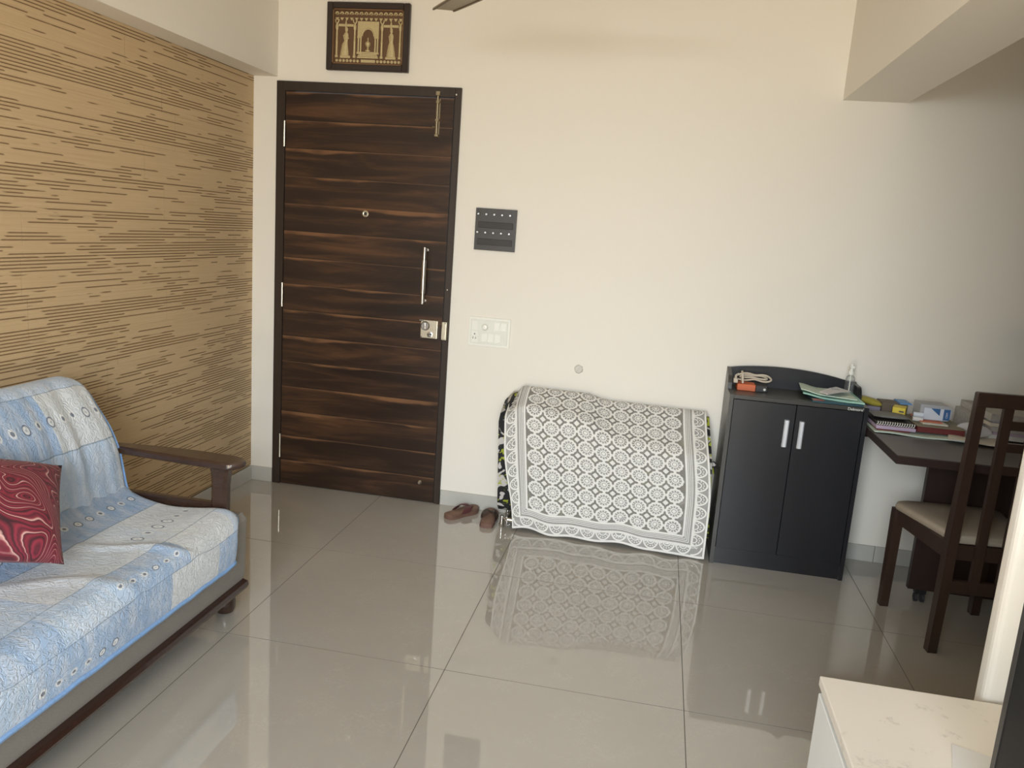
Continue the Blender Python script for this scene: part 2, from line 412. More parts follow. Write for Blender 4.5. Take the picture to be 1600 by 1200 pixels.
# ================================================================== DOOR
door = thing('door_1', ((DX0+DX1)/2, -.01, 0), '', ''); del door['label'], door['category']; struct(door)
LX0, LX1, LZ = .121, .994, 2.050
f = MB().box(DX0, LX0, -.014, .10, 0, DZ, .002, 1).box(LX1+.003, DX1, -.014, .10, 0, DZ, .002, 1).box(LX0-.001, LX1+.004, -.0135, .10, LZ+.003, DZ, .002, 1)
f.build('door_frame', 'frame_wood', door)
leaf = cube('door_leaf', 'frame_wood', door, LX0+.002, LX1-.001, -.002, .035, .004, LZ)
H = 2.05/15
for i in range(15):
    cube('board', 'door', leaf, LX0+.003, LX1-.002, -.0085, -.001, max(.005, i*H+.0003), min(LZ-.001, (i+1)*H-.0003))
for zc, h in ((1.846, .12), (1.035, .12), (.217, .126)):
    hb = MB(); hb.tube([(LX0+.0005, -.0165, zc-h/2), (LX0+.0005, -.0165, zc+h/2)], .0042, 8)
    for q in (-.5, -.17, .17, .5): hb.tube([(LX0+.0005, -.0165, zc+q*h-.002), (LX0+.0005, -.0165, zc+q*h+.002)], .0047, 8)
    hb.build('hinge', 'nickel', door, True)
# pull handle
hd = MB(); hx = .895
hd.tube([(hx, -.052, 1.055), (hx, -.052, 1.335)], .0085, 14); hd.tube([(hx, -.052, 1.108), (hx, -.052, 1.272)], .0115, 14)
for zz in (1.068, 1.322): hd.tube([(hx, -.008, zz), (hx, -.052, zz)], .0045, 10); hd.lathe([(.008, 0), (.008, .003), (.005, .005)], (hx, -.0085, zz), 14, 'Y')
hd.build('pull_handle', 'steel', door, True)
# peephole
ph_ = MB().lathe([(.0155, 0), (.0165, .003), (.012, .0055), (.0085, .004), (.0085, .002)], (.563, -.0085, 1.478), 20, 'Y').build('peephole', 'nickel', door, True)
MB().lathe([(.008, 0), (.0072, .0015), (.003, .003)], (.563, -.0105, 1.478), 14, 'Y').build('lens', 'black', ph_, True)
# rim lock with keeper
lk = MB().box(.887, .975, -.034, -.0085, .881, .973, .003).build('rim_lock', 'nickel', door)
kn = MB().lathe([(.021, 0), (.021, .005), (.0185, .009)], (.9115, -.034, .944), 22, 'Y'); kn.box(.909, .914, -.0455, -.043, .928, .960, .001); kn.build('thumb_turn', 'steel', lk, True)
MB().lathe([(.0235, -.002), (.0235, .0004)], (.9115, -.034, .944), 22, 'Y').build('turn_rim', 'black', lk)
MB().lathe([(.015, 0), (.0145, .003), (.010, .004), (.009, .002)], (.938, -.034, .902), 18, 'Y').build('key_cylinder', 'steel', lk, True)
MB().box(.925, .951, -.0385, -.0375, .9005, .9035).build('key_slot', 'black', lk)
sc = MB()
for sx, sz in ((.892, .968), (.892, .886), (.8985, .9685)): sc.lathe([(.003, 0), (.0022, .0012)], (sx, -.034, sz), 8, 'Y')
sc.build('screws', 'black', lk)
MB().lathe([(.005, 0), (.005, .004), (.003, .007)], (.8775, -.0085, .968), 10, 'Y').build('latch_pin', 'steel', door, True)
kp = MB().box(.9975, 1.0215, -.036, -.0145, .879, .971, .003).box(.9985, 1.0205, -.0385, -.036, .884, .940, .001).build('lock_keeper', 'nickel', door)
sc = MB()
for sz in (.964, .886): sc.lathe([(.003, 0), (.0022, .0012)], (1.0165, -.036, sz), 8, 'Y')
sc.build('screws', 'black', kp)
# tower bolt
tb = MB(); bx = .916
tb.box(bx-.011, bx+.011, -.0125, -.0085, 1.866, 2.046, .001, 1); tb.tube([(bx-.001, -.020, 1.872), (bx-.001, -.020, 2.072)], .0058, 12)
for zz in (1.874, 1.945, 2.03): tb.box(bx-.010, bx+.010, -.026, -.0105, zz-.007, zz+.007, .002, 1)
tb.tube([(bx-.001, -.02, 1.912), (bx-.014, -.030, 1.912)], .004, 8); tb.lathe([(.0035, 0), (.005, .004), (.002, .007)], (bx-.015, -.028, 1.912), 8, 'Y')
tb.build('tower_bolt', 'brass', door, True)
MB().box(bx-.011, bx+.011, -.030, -.014, 2.058, 2.078, .002, 1).build('bolt_keeper', 'brass', door)
MB().lathe([(.0045, 0), (.004, .002), (.002, .003)], (.9905+.013, -.0145, 2.068), 10, 'Y').build('frame_screw', 'steel', door, True)
MB().lathe([(.0035, 0), (.003, .002), (.001, .003)], (1.0105, -.0145, 1.132), 10, 'Y').build('frame_screw', 'nickel', door, True)
ds = MB().lathe([(.010, 0), (.010, .004), (.006, .008), (.0075, .016), (.004, .019)], (.916, -.0085, .108), 12, 'Y').build('door_stud', 'steel', door, True)
MB().lathe([(.004, 0), (.003, .003)], (.893, -.0085, .167), 8, 'Y').build('screw_hole', 'black', door)

# ================================================================== FRAMED RELIEF PICTURE
px0, px1, pz0, pz1 = .338, .757, 2.158, 2.4705
pic = thing('relief_picture', ((px0+px1)/2, -.012, pz0), 'dark-framed gilded relief picture hung above the door', 'picture')
fw = .030; f = MB()
f.box(px0, px0+fw, -.026, 0, pz0, pz1, .003, 1).box(px1-fw, px1, -.026, 0, pz0, pz1, .003, 1).box(px0+fw, px1-fw, -.026, 0, pz1-fw, pz1, .003, 1).box(px0+fw, px1-fw, -.026, 0, pz0, pz0+fw, .003, 1)
f.build('picture_frame', 'frame_black', pic)
ix0, ix1, iz0, iz1 = px0+fw, px1-fw, pz0+fw, pz1-fw
f = MB()
for a in ((ix0, ix0+.006, iz0, iz1), (ix1-.006, ix1, iz0, iz1), (ix0, ix1, iz0, iz0+.006), (ix0, ix1, iz1-.006, iz1)): f.box(a[0], a[1], -.022, 0, a[2], a[3])
f.build('gilt_lip', 'gold_lip', pic)
cube('relief_ground', 'gold_bg', pic, ix0+.006, ix1-.006, -.010, -.001, iz0+.006, iz1-.006)
W_, H_ = ix1-ix0-.012, iz1-iz0-.012
def RP(u, v): return ix0+.006+u*W_, iz0+.006+v*H_     # 0..1 on the ground
g = MB()
for i in range(14):                                        # arched top border
    cx, cz = RP((i+.5)/14, .925); pts = []
    for k in range(9):
        a = PI*k/8; pts.append((cx+.0105*math.cos(a), cz+.013*math.sin(a)))
    for k in range(8, -1, -1):
        a = PI*k/8; pts.append((cx+.0055*math.cos(a), cz+.007*math.sin(a)))
    g.prism(pts, -.0145, -.010)
    g.lathe([(.0035, 0), (.002, .003)], (cx, -.010, cz+.001), 8, 'Y')
    c2x, c2z = RP((i+.5)/14, .865); g.prism([(c2x-.009, c2z), (c2x+.009, c2z), (c2x+.002, c2z-.012), (c2x-.002, c2z-.012)], -.0125, -.010)
g.build('top_border', 'gold', pic)
g = MB()
for side in (0, 1):                                        # bottom row of rosettes
    for i in range(7):
        cx, cz = RP((.015+.052*(i+.5)) if side == 0 else (1-.015-.052*(i+.5)), .045)
        g.lathe([(.0072, 0), (.0066, .003), (.0035, .0035), (.003, .0015)], (cx, -.010, cz), 12, 'Y')
cx0, cz0 = RP(.40, .02); cx1, cz1 = RP(.61, .075); g.box(cx0, cx1, -.0115, -.009, cz0, cz1)
g.build('bottom_border', 'gold', pic)
def column(u):
    g = MB(); x, z0 = RP(u, .10); _, z1 = RP(u, .74); h = z1-z0
    g.lathe([(.0085, 0), (.0085, .010), (.0055, .014), (.0050, h*.45), (.0062, h*.47), (.0050, h*.5), (.0042, h*.82), (.0070, h*.86), (.0080, h*.93), (.0055, h)], (x, -.0105, z0), 12)
    g.tube([(x, -.012, z1), (x-.008, -.012, z1+.012), (x-.009, -.012, z1+.022)], .003, 6); g.tube([(x, -.012, z1), (x+.008, -.012, z1+.012), (x+.009, -.012, z1+.022)], .003, 6)
    return g.build('pillar', 'gold', pic, True)
for u in (.035, .30, .70, .965): column(u)
for u0, u1 in ((.06, .28), (.72, .94)):                    # lintels with finials
    g = MB(); a = RP(u0, .695); c = RP(u1, .745); g.box(a[0], c[0], -.014, -.009, a[1], c[1], .001, 1)
    m = RP((u0+u1)/2, .70); g.tube([(m[0], -.013, m[1]-.02), (m[0], -.013, m[1]+.012), (m[0], -.013, m[1]+.030)], [.004, .0048, .0012], 8)
    g.build('lintel', 'gold', pic, True)
g = MB()                                                   # central arched gate
a = RP(.345, .30); c = RP(.655, .80); mx = (a[0]+c[0])/2; zs = RP(0, .52)[1]; R0 = .027
outer = [(a[0], zs-.005), (a[0], c[1]), (c[0], c[1]), (c[0], zs-.005)]
inner = [(mx+R0*math.cos(t_), zs+1.15*R0*math.sin(t_)) for t_ in [PI*k/12 for k in range(13)]]
g.prism([(a[0], zs), (a[0], c[1]), (mx, c[1]), (mx, zs+1.15*R0)]+[p for p in inner[7:]], -.0145, -.009)
g.prism([(c[0], zs), (mx+R0, zs)]+inner[1:6]+[(mx, zs+1.15*R0), (mx, c[1]), (c[0], c[1])], -.0145, -.009)
for k in range(12):
    p, q = [(mx+(R0+.005)*math.cos(PI*t_/12), -.0150, zs+1.15*(R0+.005)*math.sin(PI*t_/12)) for t_ in (k, k+1)]
    g.tube([p, q], .0026, 6)
for s_ in (-1, 1):
    xx = mx+s_*(c[0]-a[0])*.40
    g.box(xx-.0115, xx+.0115, -.017, -.009, zs-.010, zs, .001, 1)
    zb = RP(0, .22)[1]
    for dx in (-.006, .006): g.tube([(xx+dx, -.0125, zb), (xx+dx, -.0125, zs-.010)], .0042, 8)
    g.box(xx-.013, xx+.013, -.016, -.009, zb-.010, zb, .001, 1)
for k in range(4):
    e = RP(.345, .10+.032*k); e2 = RP(.655, .10+.032*(k+1)); s_ = k*.004
    g.box(e[0]+s_, e2[0]-s_, -.016+k*.001, -.009, e[1], e2[1]-.0012)
g.build('arched_gate', 'gold', pic, False)
g = MB(); ux, uz = RP(.50, .225)
g.lathe([(.013, 0), (.013, .006), (.006, .010), (.004, .018), (.011, .028), (.0135, .038), (.010, .045), (.004, .047), (.002, .055), (.0045, .060), (.001, .067)], (ux, -.0115, uz), 14)
g.build('urn', 'gold', pic, True)
def figure(u, facing, name):
    x, z0 = RP(u, .135); g = MB(); k = H_*.56
    prof = [(.021, 0), (.0185, .18), (.0135, .40), (.0098, .50), (.0115, .60), (.0125, .70), (.0095, .78), (.0040, .805), (.0060, .84), (.0072, .89), (.0066, .94), (.0030, .985)]
    rings = []
    for r, h in prof:
        dx = facing*(.004 if h > .45 else 0) - facing*.005*(1-h)
        rings.append([(x+dx+r*math.cos(2*PI*q/14)*(1+.07*math.cos(6*PI*q/7)*(h < .45)), -.0105+.45*r*math.sin(2*PI*q/14), z0+h*k) for q in range(14)])
    g.loft(rings)
    s_ = facing if facing else 1
    for o_ in (-.004, .003):
        g.tube([(x-.008*s_, -.016, z0+.70*k), (x-.004*s_, -.018, z0+(.585+o_)*k), (x+.019*s_ if facing else x+.006, -.017, z0+(.60+o_*3)*k)], [.0042, .0040, .0028], 8)
    g.box(x-.026, x+.026, -.014, -.009, z0-.010, z0+.001, .001, 1)
    return g.build(name, 'gold', pic, True)
figure(.165, 1, 'robed_figure'); figure(.835, 0, 'robed_figure')

# ================================================================== KEY RACK, SWITCHBOARD, WALL PATCH
kr = thing('key_rack', (1.2365, -.012, 1.343), 'charcoal key rack with two rows of steel pegs beside the door', 'key rack')
cube('back_board', 'dgrey', kr, 1.1345, 1.3390, -.016, 0, 1.343, 1.545, bev=.0015)
for zz in (1.452, 1.3700):
    cube('ledge', 'dslot', kr, 1.150, 1.324, -.0200, -.0155, zz-.001, zz+.0285, bev=.001, seg=1)
for j, zz in enumerate((1.516, 1.4285)):
    for i in range(5):
        MB().lathe([(.0022, 0), (.0022, .012), (.0048, .0135), (.0052, .017), (.0035, .0195)], (1.152+i*.0395, -.016, zz), 12, 'Y').build('peg', 'alu', kr, True)
sw = thing('switchboard', (1.2385, -.008, .862), 'white modular switchboard plate with socket and fan dial beside the door', 'switchboard')
cube('plate', 'whitep', sw, 1.1315, 1.3445, -.0085, 0, .8635, 1.0105, bev=.003)
cube('inner_frame', 'whitep2', sw, 1.1425, 1.3325, -.0105, -.0075, .8765, .9985, bev=.0015, seg=1)
cube('blank_module', 'whitep', sw, 1.1475, 1.1815, -.0125, -.0095, .9420, .9900, bev=.001, seg=1)
so = cube('socket', 'whitep', sw, 1.1475, 1.1815, -.0125, -.0095, .8800, .9380, bev=.001, seg=1)
g = MB()
for hx_, hz, r in ((1.1645, .9240, .0033), (1.1570, .9030, .0028), (1.1705, .9025, .0028), (1.1572, .9100, .0018), (1.1710, .9100, .0015)): g.lathe([(r, 0), (r, .0006)], (hx_, -.0125, hz), 10, 'Y')
g.build('socket_hole', 'black', so)
MB().lathe([(.0165, 0), (.016, .006), (.012, .013), (.004, .0145)], (1.216, -.0105, .962), 20, 'Y').box(1.2145, 1.2175, -.027, -.0235, .952, .975).build('fan_dial', 'whitep', sw, True)
for a in ((1.262, 1.2935, .943, .990), (1.296, 1.3275, .943, .990), (1.200, 1.2315, .882, .930), (1.234, 1.2655, .882, .930), (1.269, 1.3005, .882, .930)):
    s_ = cube('switch', 'whitep', sw, a[0], a[1], -.0125, -.0095, a[2], a[3], bev=.001, seg=1)
    MB().prism([(-.0125, a[2]+.004), (-.0175, a[2]+.006), (-.0135, a[3]-.004), (-.0125, a[3]-.004)], a[0]+.004, a[1]-.004, 'YZ').build('rocker', 'whitep', s_)
g = MB(); rr = random.Random(4); rings = []
for r, h in ((.0215, 0), (.0205, .0035), (.0165, .0060), (.0105, .0035), (.006, .0055), (.001, .0045)):
    rings.append([(1.703+r*(1+rr.uniform(-.13, .13))*math.cos(2*PI*q/18), -.0003-h*(1+rr.uniform(-.35, .35)), .795+r*1.02*(1+rr.uniform(-.13, .13))*math.sin(2*PI*q/18)) for q in range(18)])
g.loft(rings); tag(g.build('plaster_plug', 'patch', None, True, 1.2), 'small rough round plaster plug on the wall above the lace cloth', 'wall plug')

# ================================================================== FOLDED BED UNDER LACE
def clamp(a, lo=0, hi=1): return max(lo, min(hi, a))
def ss(a, b, x): x = clamp((x-a)/(b-a)); return x*x*(3-2*x)
def lerp(a, b, t): return a+(b-a)*t
CW = 1.0                                # cloth width parameter 0..1
def topz(s): return lerp(.672, .660, s)+.022*ss(0, .05, s)*(1-ss(.38, .52, s))-.045*(1-ss(0, .075, s))
def brkz(s): return lerp(.622, .585, ss(.05, .36, s))-.085*ss(.38, .62, s)-.02*ss(.6, 1, s)-.055*(1-ss(0, .09, s))
def brky(s): return lerp(-.205, -.262, s)
def hemz(s): return .014+.010*math.sin(s*19)*math.sin(s*7+.5)-.004*ss(.8, 1, s)
def hemy(s): return lerp(-.232, -.285, s)
def xl(z): return lerp(1.466, 1.392, ss(.0, .45, z))-.008*ss(.4, .6, z)+.012*ss(.6, .68, z)
S1 = .081
def xs_(z): return lerp(1.522, 1.452, clamp(z/.66))
def xof(s, z):
    return lerp(xl(z), xs_(z), s/S1) if s < S1 else lerp(xs_(z), xr(z), (s-S1)/(1-S1))
def xr(z): return 2.388-.052*ss(0.25, .70, z)
prof_cache = {}
def path(s):
    k = round(s*400)
    if k in prof_cache: return prof_cache[k]
    s = k/400
    A = (-.016, topz(s)-.006); A2 = (-.05, topz(s)); B = (brky(s), brkz(s)); C = (hemy(s)-.0, hemz(s)); Bm = (brky(s)-.006, brkz(s)-.20)
    # smooth poly-line: quadratic Bezier round the break
    pts = [A, A2]
    def q(P0, P1, P2, n):
        return [tuple((1-t)**2*P0[i]+2*t*(1-t)*P1[i]+t*t*P2[i] for i in (0, 1)) for t in [j/n for j in range(n+1)]]
    B0 = tuple(lerp(A2[i], B[i], .86) for i in (0, 1)); B1 = tuple(lerp(B[i], C[i], .06) for i in (0, 1))
    pts = [A]+q(A, A2, tuple(lerp(A2[i], B[i], .15) for i in (0, 1)), 4)[1:]+[B0]+q(B0, B, B1, 8)[1:]+[C]
    L = [0]
    for a, b_ in zip(pts, pts[1:]): L.append(L[-1]+math.hypot(a[0]-b_[0], a[1]-b_[1]))
    prof_cache[k] = (pts, L); return prof_cache[k]
def cloth(s, t):
    """s 0..1 across, t 0..1 down the drape"""
    pts, L = path(clamp(s)); d = clamp(t)*L[-1]; i = 0
    while i < len(L)-2 and L[i+1] < d: i += 1
    f_ = (d-L[i])/max(1e-9, L[i+1]-L[i]); y = lerp(pts[i][0], pts[i+1][0], f_); z = lerp(pts[i][1], pts[i+1][1], f_)
    x = xof(s, z)
    lo = ss(.45, 1, t)
    y += -.007*lo*math.sin(s*31+1.2)*(.4+.6*math.sin(s*9)) + .004*mnoise.noise((s*9, t*7, 0)) - .006
    y = min(y, -.014)
    return Vector((x, y, max(z, .004)))
def clothN(s, t, off):
    e = .004; p = cloth(s, t)
    a = cloth(min(1, s+e), t)-cloth(max(0, s-e), t); b_ = cloth(s, min(1, t+e))-cloth(s, max(0, t-e))
    n = b_.cross(a)
    if n.length < 1e-9: return p
    n.normalize()
    if n.y > 0 and n.z < .2: n = -n
    if n.z < -.5: n = -n
    return p+n*off
bed = thing('folded_bed', (1.88, -.13, 0), 'folded bed with black floral mattress and steel tube legs under the lace cloth', 'folding bed')
g = MB(); rings = []
for i in range(25):
    s = .012+.976*i/24; zt, zb, yb = topz(s)-.026, brkz(s)-.022, brky(s)+.028
    s_m = i/24
    xx = [lerp(lerp(1.376, 1.350, ss(0, .45, q)), xr(q)+.014, s_m) for q in (.10, zt, zb, .10)]
    rings.append([(xx[0], -.016, .070), (xx[1], -.016, zt-.02), (xx[1], -.04, zt), (lerp(xx[1], xx[2], .75), lerp(-.04, yb, .75), lerp(zt, zb, .75)), (xx[2], yb, zb-.02), (xx[3], yb-.004, .10), (xx[3], yb+.03, .070)])
g.loft(rings); g.build('mattress', 'floral', bed, True, .9)
prof_cache.clear(); g = MB(); zf = .045
g.tube([(1.435, -.215, zf), (2.355, -.255, zf)], .012, 10); g.tube([(1.435, -.045, zf), (2.355, -.045, zf)], .012, 10)
g.tube([(1.435, -.045, zf), (1.435, -.215, zf)], .012, 10); g.tube([(2.355, -.045, zf), (2.355, -.255, zf)], .012, 10)
for xx in (1.7, 2.1): g.box(xx-.02, xx+.02, -.235, -.05, zf, zf+.028)
g.build('tube_frame', 'steel', bed, True)
for xx, yy in ((1.405, -.205), (1.405, -.05), (2.362, -.25), (2.362, -.05)):
    fo = MB().lathe([(.010, 0), (.012, .004), (.012, .022), (.008, .026), (.008, .06)], (xx, yy, 0), 12).build('foot', 'steel', bed, True)
for pa, pb2 in (((1.405, -.205, .05), (1.435, -.215, zf)), ((1.405, -.05, .05), (1.435, -.045, zf))):
    MB().tube([pa, pb2], .007, 8).build('foot_bracket', 'steel', bed, True)
# knotted tie at the right end
g = MB(); g.lathe([(.004, -.016), (.013, -.009), (.015, 0), (.012, .010), (.004, .017)], (2.390, -.16, .43), 12); g.tube([(2.372, -.15, .445), (2.390, -.16, .43), (2.396, -.172, .39)], .006, 8); g.build('tie_knot', 'floral', bed, True)

lc = thing('lace_cloth', (1.88, -.13, .1), 'white crochet lace cloth draped over the folded bed by the wall', 'lace cloth')
MB().grid(lambda a, b_: clothN(a, b_, .0), 90, 80).build('net_ground', 'net', lc, True, 3)
# lace thread work as raised geometry
Wm, Hm = .965, .80
lm = MB()
def P_(sx, ty, off=.0026): return clothN(sx/Wm, ty/Hm, off)
def poly(pts, off=.0026):
    vs_ = [lm.v(P_(a, b_, off)) for a, b_ in pts]
    try: lm.bm.faces.new(vs_)
    except ValueError: pass
def ringm(cx, cy, rx, ry, w0, n, lob=0, amp=0, a0=0, a1=2*PI, off=.0026):
    prev = None
    for k in range(n+1):
        a = a0+(a1-a0)*k/n; f_ = 1+amp*abs(math.cos(lob*a/2)) if lob else 1
        o_ = (cx+rx*f_*math.cos(a), cy+ry*f_*math.sin(a)); i_ = (cx+(rx*f_-w0)*math.cos(a), cy+(ry*f_-w0)*math.sin(a))
        if prev: poly([prev[0], o_, i_, prev[1]], off)
        prev = (o_, i_)
def blob(cx, cy, rx, ry, n=8, off=.0026): poly([(cx+rx*math.cos(2*PI*k/n), cy+ry*math.sin(2*PI*k/n)) for k in range(n)], off)
bx0, bx1 = .108, Wm-.118; by0, by1 = .012, Hm-.098
NC, NR = 9, 9; cw, chh = (bx1-bx0)/NC, (by1-by0)/NR
for i in range(NC):
    for j in range(NR):
        cx, cy = bx0+(i+.5)*cw, by0+(j+.5)*chh
        rx, ry = cw*.455, chh*.455
        ringm(cx, cy, rx*.98, ry*.97, .0104, 40, 12, .10)
        for k in range(12):
            a = 2*PI*(k+.5)/12; blob(cx+rx*.62*math.cos(a), cy+ry*.62*math.sin(a), .0032, .0030, 6)
        ringm(cx, cy, rx*.48, ry*.48, .0058, 20)
        blob(cx, cy, rx*.24, ry*.24, 10)
        for sx_, sy_ in ((1, 0), (-1, 0), (0, 1), (0, -1)):
            a_, b_ = cx+sx_*rx*.92, cy+sy_*ry*.92
            if sx_: poly([(a_, b_-.006), (a_+sx_*.0065, b_-.006), (a_+sx_*.0065, b_+.006), (a_, b_+.006)])
            else: poly([(a_-.006, b_), (a_-.006, b_+sy_*.0065), (a_+.006, b_+sy_*.0065), (a_+.006, b_)])
        if i < NC-1 and j < NR-1:
            qx, qy = bx0+(i+1)*cw, by0+(j+1)*chh
            blob(qx, qy, .0112, .0108, 8); blob(qx, qy, .0150, .0048, 8, .0030); blob(qx, qy, .0048, .0140, 8, .0034)
def strip(x0, y0, x1, y1, w0, n, off=.0026):
    dx, dy = x1-x0, y1-y0; L_ = math.hypot(dx, dy); nx, ny = -dy/L_*w0/2, dx/L_*w0/2
    for k in range(n):
        a, c = k/n, (k+1)/n
        poly([(x0+dx*a+nx, y0+dy*a+ny), (x0+dx*c+nx, y0+dy*c+ny), (x0+dx*c-nx, y0+dy*c-ny), (x0+dx*a-nx, y0+dy*a-ny)], off)
e0 = .030                                        # scallop edging width reserve
sl, sr, sb = .058, Wm-.064, Hm-.056             # inner lines of edging on left, right, bottom
for k, (o_, wd) in enumerate(((0, .010), (.016, .0035), (.024, .0035), (.032, .0035), (.042, .010))):
    strip(sl+o_, 0, sl+o_, sb-o_, wd, 50); strip(sr-o_, 0, sr-o_, sb-o_, wd, 50); strip(sl+o_, sb-o_, sr-o_, sb-o_, wd, 60)
strip(.005, 0, .005, Hm, .009, 60); strip(Wm-.005, 0, Wm-.005, Hm, .009, 60); strip(0, Hm-.006, Wm, Hm-.006, .011, 70)
nb = 11; pb = (sr-sl)/nb
for i in range(nb):
    cx = sl+(i+.5)*pb
    ringm(cx, sb, pb*.50, .046, .0075, 18, 0, 0, 0, PI); ringm(cx, sb, pb*.26, .022, .005, 12, 0, 0, 0, PI)
    for k in range(7):
        a = PI*(k+.5)/7; blob(cx+pb*.35*math.cos(a), sb+.030*math.sin(a), .0036, .0034, 6)
nl = 11; pl_ = sb/nl
for i in range(nl):
    cy = (i+.5)*pl_
    for x_, d_ in ((sl, -1), (sr, 1)):
        w_ = .048 if d_ < 0 else .053
        a0 = PI/2 if d_ < 0 else -PI/2
        ringm(x_, cy, w_, pl_*.50, .0075, 18, 0, 0, a0, a0+PI); ringm(x_, cy, w_*.48, pl_*.26, .005, 12, 0, 0, a0, a0+PI)
        for k in range(7):
            a = a0+PI*(k+.5)/7; blob(x_+w_*.66*math.cos(a), cy+pl_*.35*math.sin(a), .0036, .0034, 6)
ringm(sr, sb, .053, .046, .0075, 10, 0, 0, 0, PI/2); ringm(sl, sb, .048, .046, .0075, 10, 0, 0, PI/2, PI)
lw_ = lm.build('lace_thread', 'lace', lc, False)
lm = MB()
for i in range(NC):
    for j in range(NR):
        blob(bx0+(i+.5)*cw, by0+(j+.5)*chh, cw*.44, chh*.44, 20, .0014)
nn = 90
for k in range(nn):
    for x0_, x1_ in [(lerp(a_, b_, q/6), lerp(a_, b_, (q+1)/6)) for a_, b_ in ((.004, bx0-.006), (bx1+.006, Wm-.004)) for q in range(6)]: poly([(x0_, Hm*k/nn), (x1_, Hm*k/nn), (x1_, Hm*(k+1)/nn), (x0_, Hm*(k+1)/nn)], .0014)
    xa, xb = lerp(bx0-.006, bx1+.006, k/nn), lerp(bx0-.006, bx1+.006, (k+1)/nn)
    for q in range(6):
        ya, yb_ = lerp(by1+.004, Hm-.004, q/6), lerp(by1+.004, Hm-.004, (q+1)/6); poly([(xa, ya), (xb, ya), (xb, yb_), (xa, yb_)], .0014)
lm.build('fine_net', 'net2', lc, False)

# ================================================================== SLIPPERS
def slipper(heel, toe, wid, label, strapmat, side):
    h = Vector(heel); d = Vector(toe)-h; L = d.length; ang = math.atan2(d.y, d.x)
    c = (h+Vector(toe))/2
    th_ = thing('slipper', (c.x, c.y, 0), label, 'slipper', 'pair of brown flip-flops')
    X = Matrix.Translation(h) @ Matrix.Rotation(ang, 4, 'Z')
    def outline(k, grow=0):
        pts = []
        W = [(0, .30), (.03, .62), (.10, .80), (.25, .82), (.42, .76), (.60, .92), (.76, 1.0), (.88, .88), (.96, .58), (1.0, .22)]
        for u, w_ in W: pts.append((u*L, -w_*wid/2*k))
        for u, w_ in W[::-1]: pts.append((u*L, w_*wid/2*k))
        return pts
    def zc(u): return .004*ss(.75, 1, u)*1.5
    def slab(k, z0, z1): 
        g = MB(); g.X = X; o_ = outline(k); o2 = outline(k*.97)
        g.loft([[(a, b_, z0+zc(a/L)) for a, b_ in o2], [(a, b_, lerp(z0, z1, .3)+zc(a/L)) for a, b_ in o_], [(a, b_, lerp(z0, z1, .8)+zc(a/L)) for a, b_ in o_], [(a, b_, z1+zc(a/L)) for a, b_ in o2]])
        return g
    slab(1, 0, .012).build('outsole', 'sole', th_, True); slab(.97, .0125, .022).build('sole', 'sole', th_, True)
    slab(.82, .0221, .0235).build('footbed', 'footbed', th_, True)
    for s_ in (-1, 1):
        g = MB(); g.X = X; rings = []
        n = 10
        for k in range(n+1):
            u = k/n; x_ = lerp(.44, .80, u)*L; y_ = s_*lerp(.455, .0, u**1.3)*wid; z_ = .014+.030*math.sin(PI*(.06+.86*u))**.8
            hw = lerp(.034, .016, u); tdx = .5*hw
            rings.append([(x_-hw*.8, y_-s_*.004, z_), (x_, y_, z_+.0035), (x_+hw*.8, y_+s_*.003, z_-.001), (x_, y_-s_*.002, z_-.0035)])
        g.loft(rings); g.build('strap', strapmat, th_, True)
    g = MB(); g.X = X; g.tube([(.80*L, 0, .020), (.80*L, 0, .026)], .005, 8); g.build('toe_post', strapmat, th_, True)
slipper((1.123, -.205, 0), (1.235, -.025, 0), .088, 'brown flip-flop with maroon straps lying nearest the door', 'strap', 0)
slipper((1.338, -.258, 0), (1.318, -.040, 0), .088, 'brown flip-flop with dark brown straps beside the lace-covered bed', 'strap2', 1)

# ================================================================== CABINET
cx0, cx1, cyf, ch_ = 2.412, 3.0, -.300, .802
cab = thing('shoe_cabinet', ((cx0+cx1)/2, -.15, 0), 'black two-door cabinet with curved upstand at its back', 'cabinet')
tk = .018
for xa in (cx0, cx1-tk):
    prof = [(cyf, 0), (-.008, 0), (-.008, .883 if xa == cx0 else .868), (-.030, .880 if xa == cx0 else .862)]
    for k in range(7):
        a = PI/2*k/6; prof.append((-.105-.045*math.sin(a), .872-.068*(1-math.cos(a))-.010))
    prof += [(-.165, ch_), (cyf, ch_)]
    MB().prism(prof, xa, xa+tk, 'YZ').build('side_panel', 'cab_lit' if xa == cx0 else 'cab', cab)  # left panel takes the paler copy, its light put into the colour
cube('top_panel', 'cab_lit', cab, cx0+tk, cx1-tk, cyf, -.022, ch_-.018, ch_, bev=.001, seg=1)
pts = [(cx0+tk, ch_-.02), (cx0+tk, .884)]
for k in range(17):
    u = k/16; pts.append((lerp(cx0+.02, cx1-.02, u), .884+.022*math.sin(PI*min(1, u*1.02))**.8*(1-.0*u)-.018*u**2.4))
pts += [(cx1-tk, ch_-.02)]
MB().prism(pts, -.022, -.008).build('back_upstand', 'cab', cab)
cube('back_panel', 'cab', cab, cx0+tk, cx1-tk, -.014, -.008, .0, ch_-.02)
cube('plinth', 'cab', cab, cx0+tk, cx1-tk, cyf+.012, cyf+.028, 0, .078)
cube('shelf', 'cab', cab, cx0+tk, cx1-tk, cyf+.03, -.014, .40, .418); cube('base_panel', 'cab', cab, cx0+tk, cx1-tk, cyf+.028, -.014, .060, .078)
mxd = (cx0+cx1)/2-.004
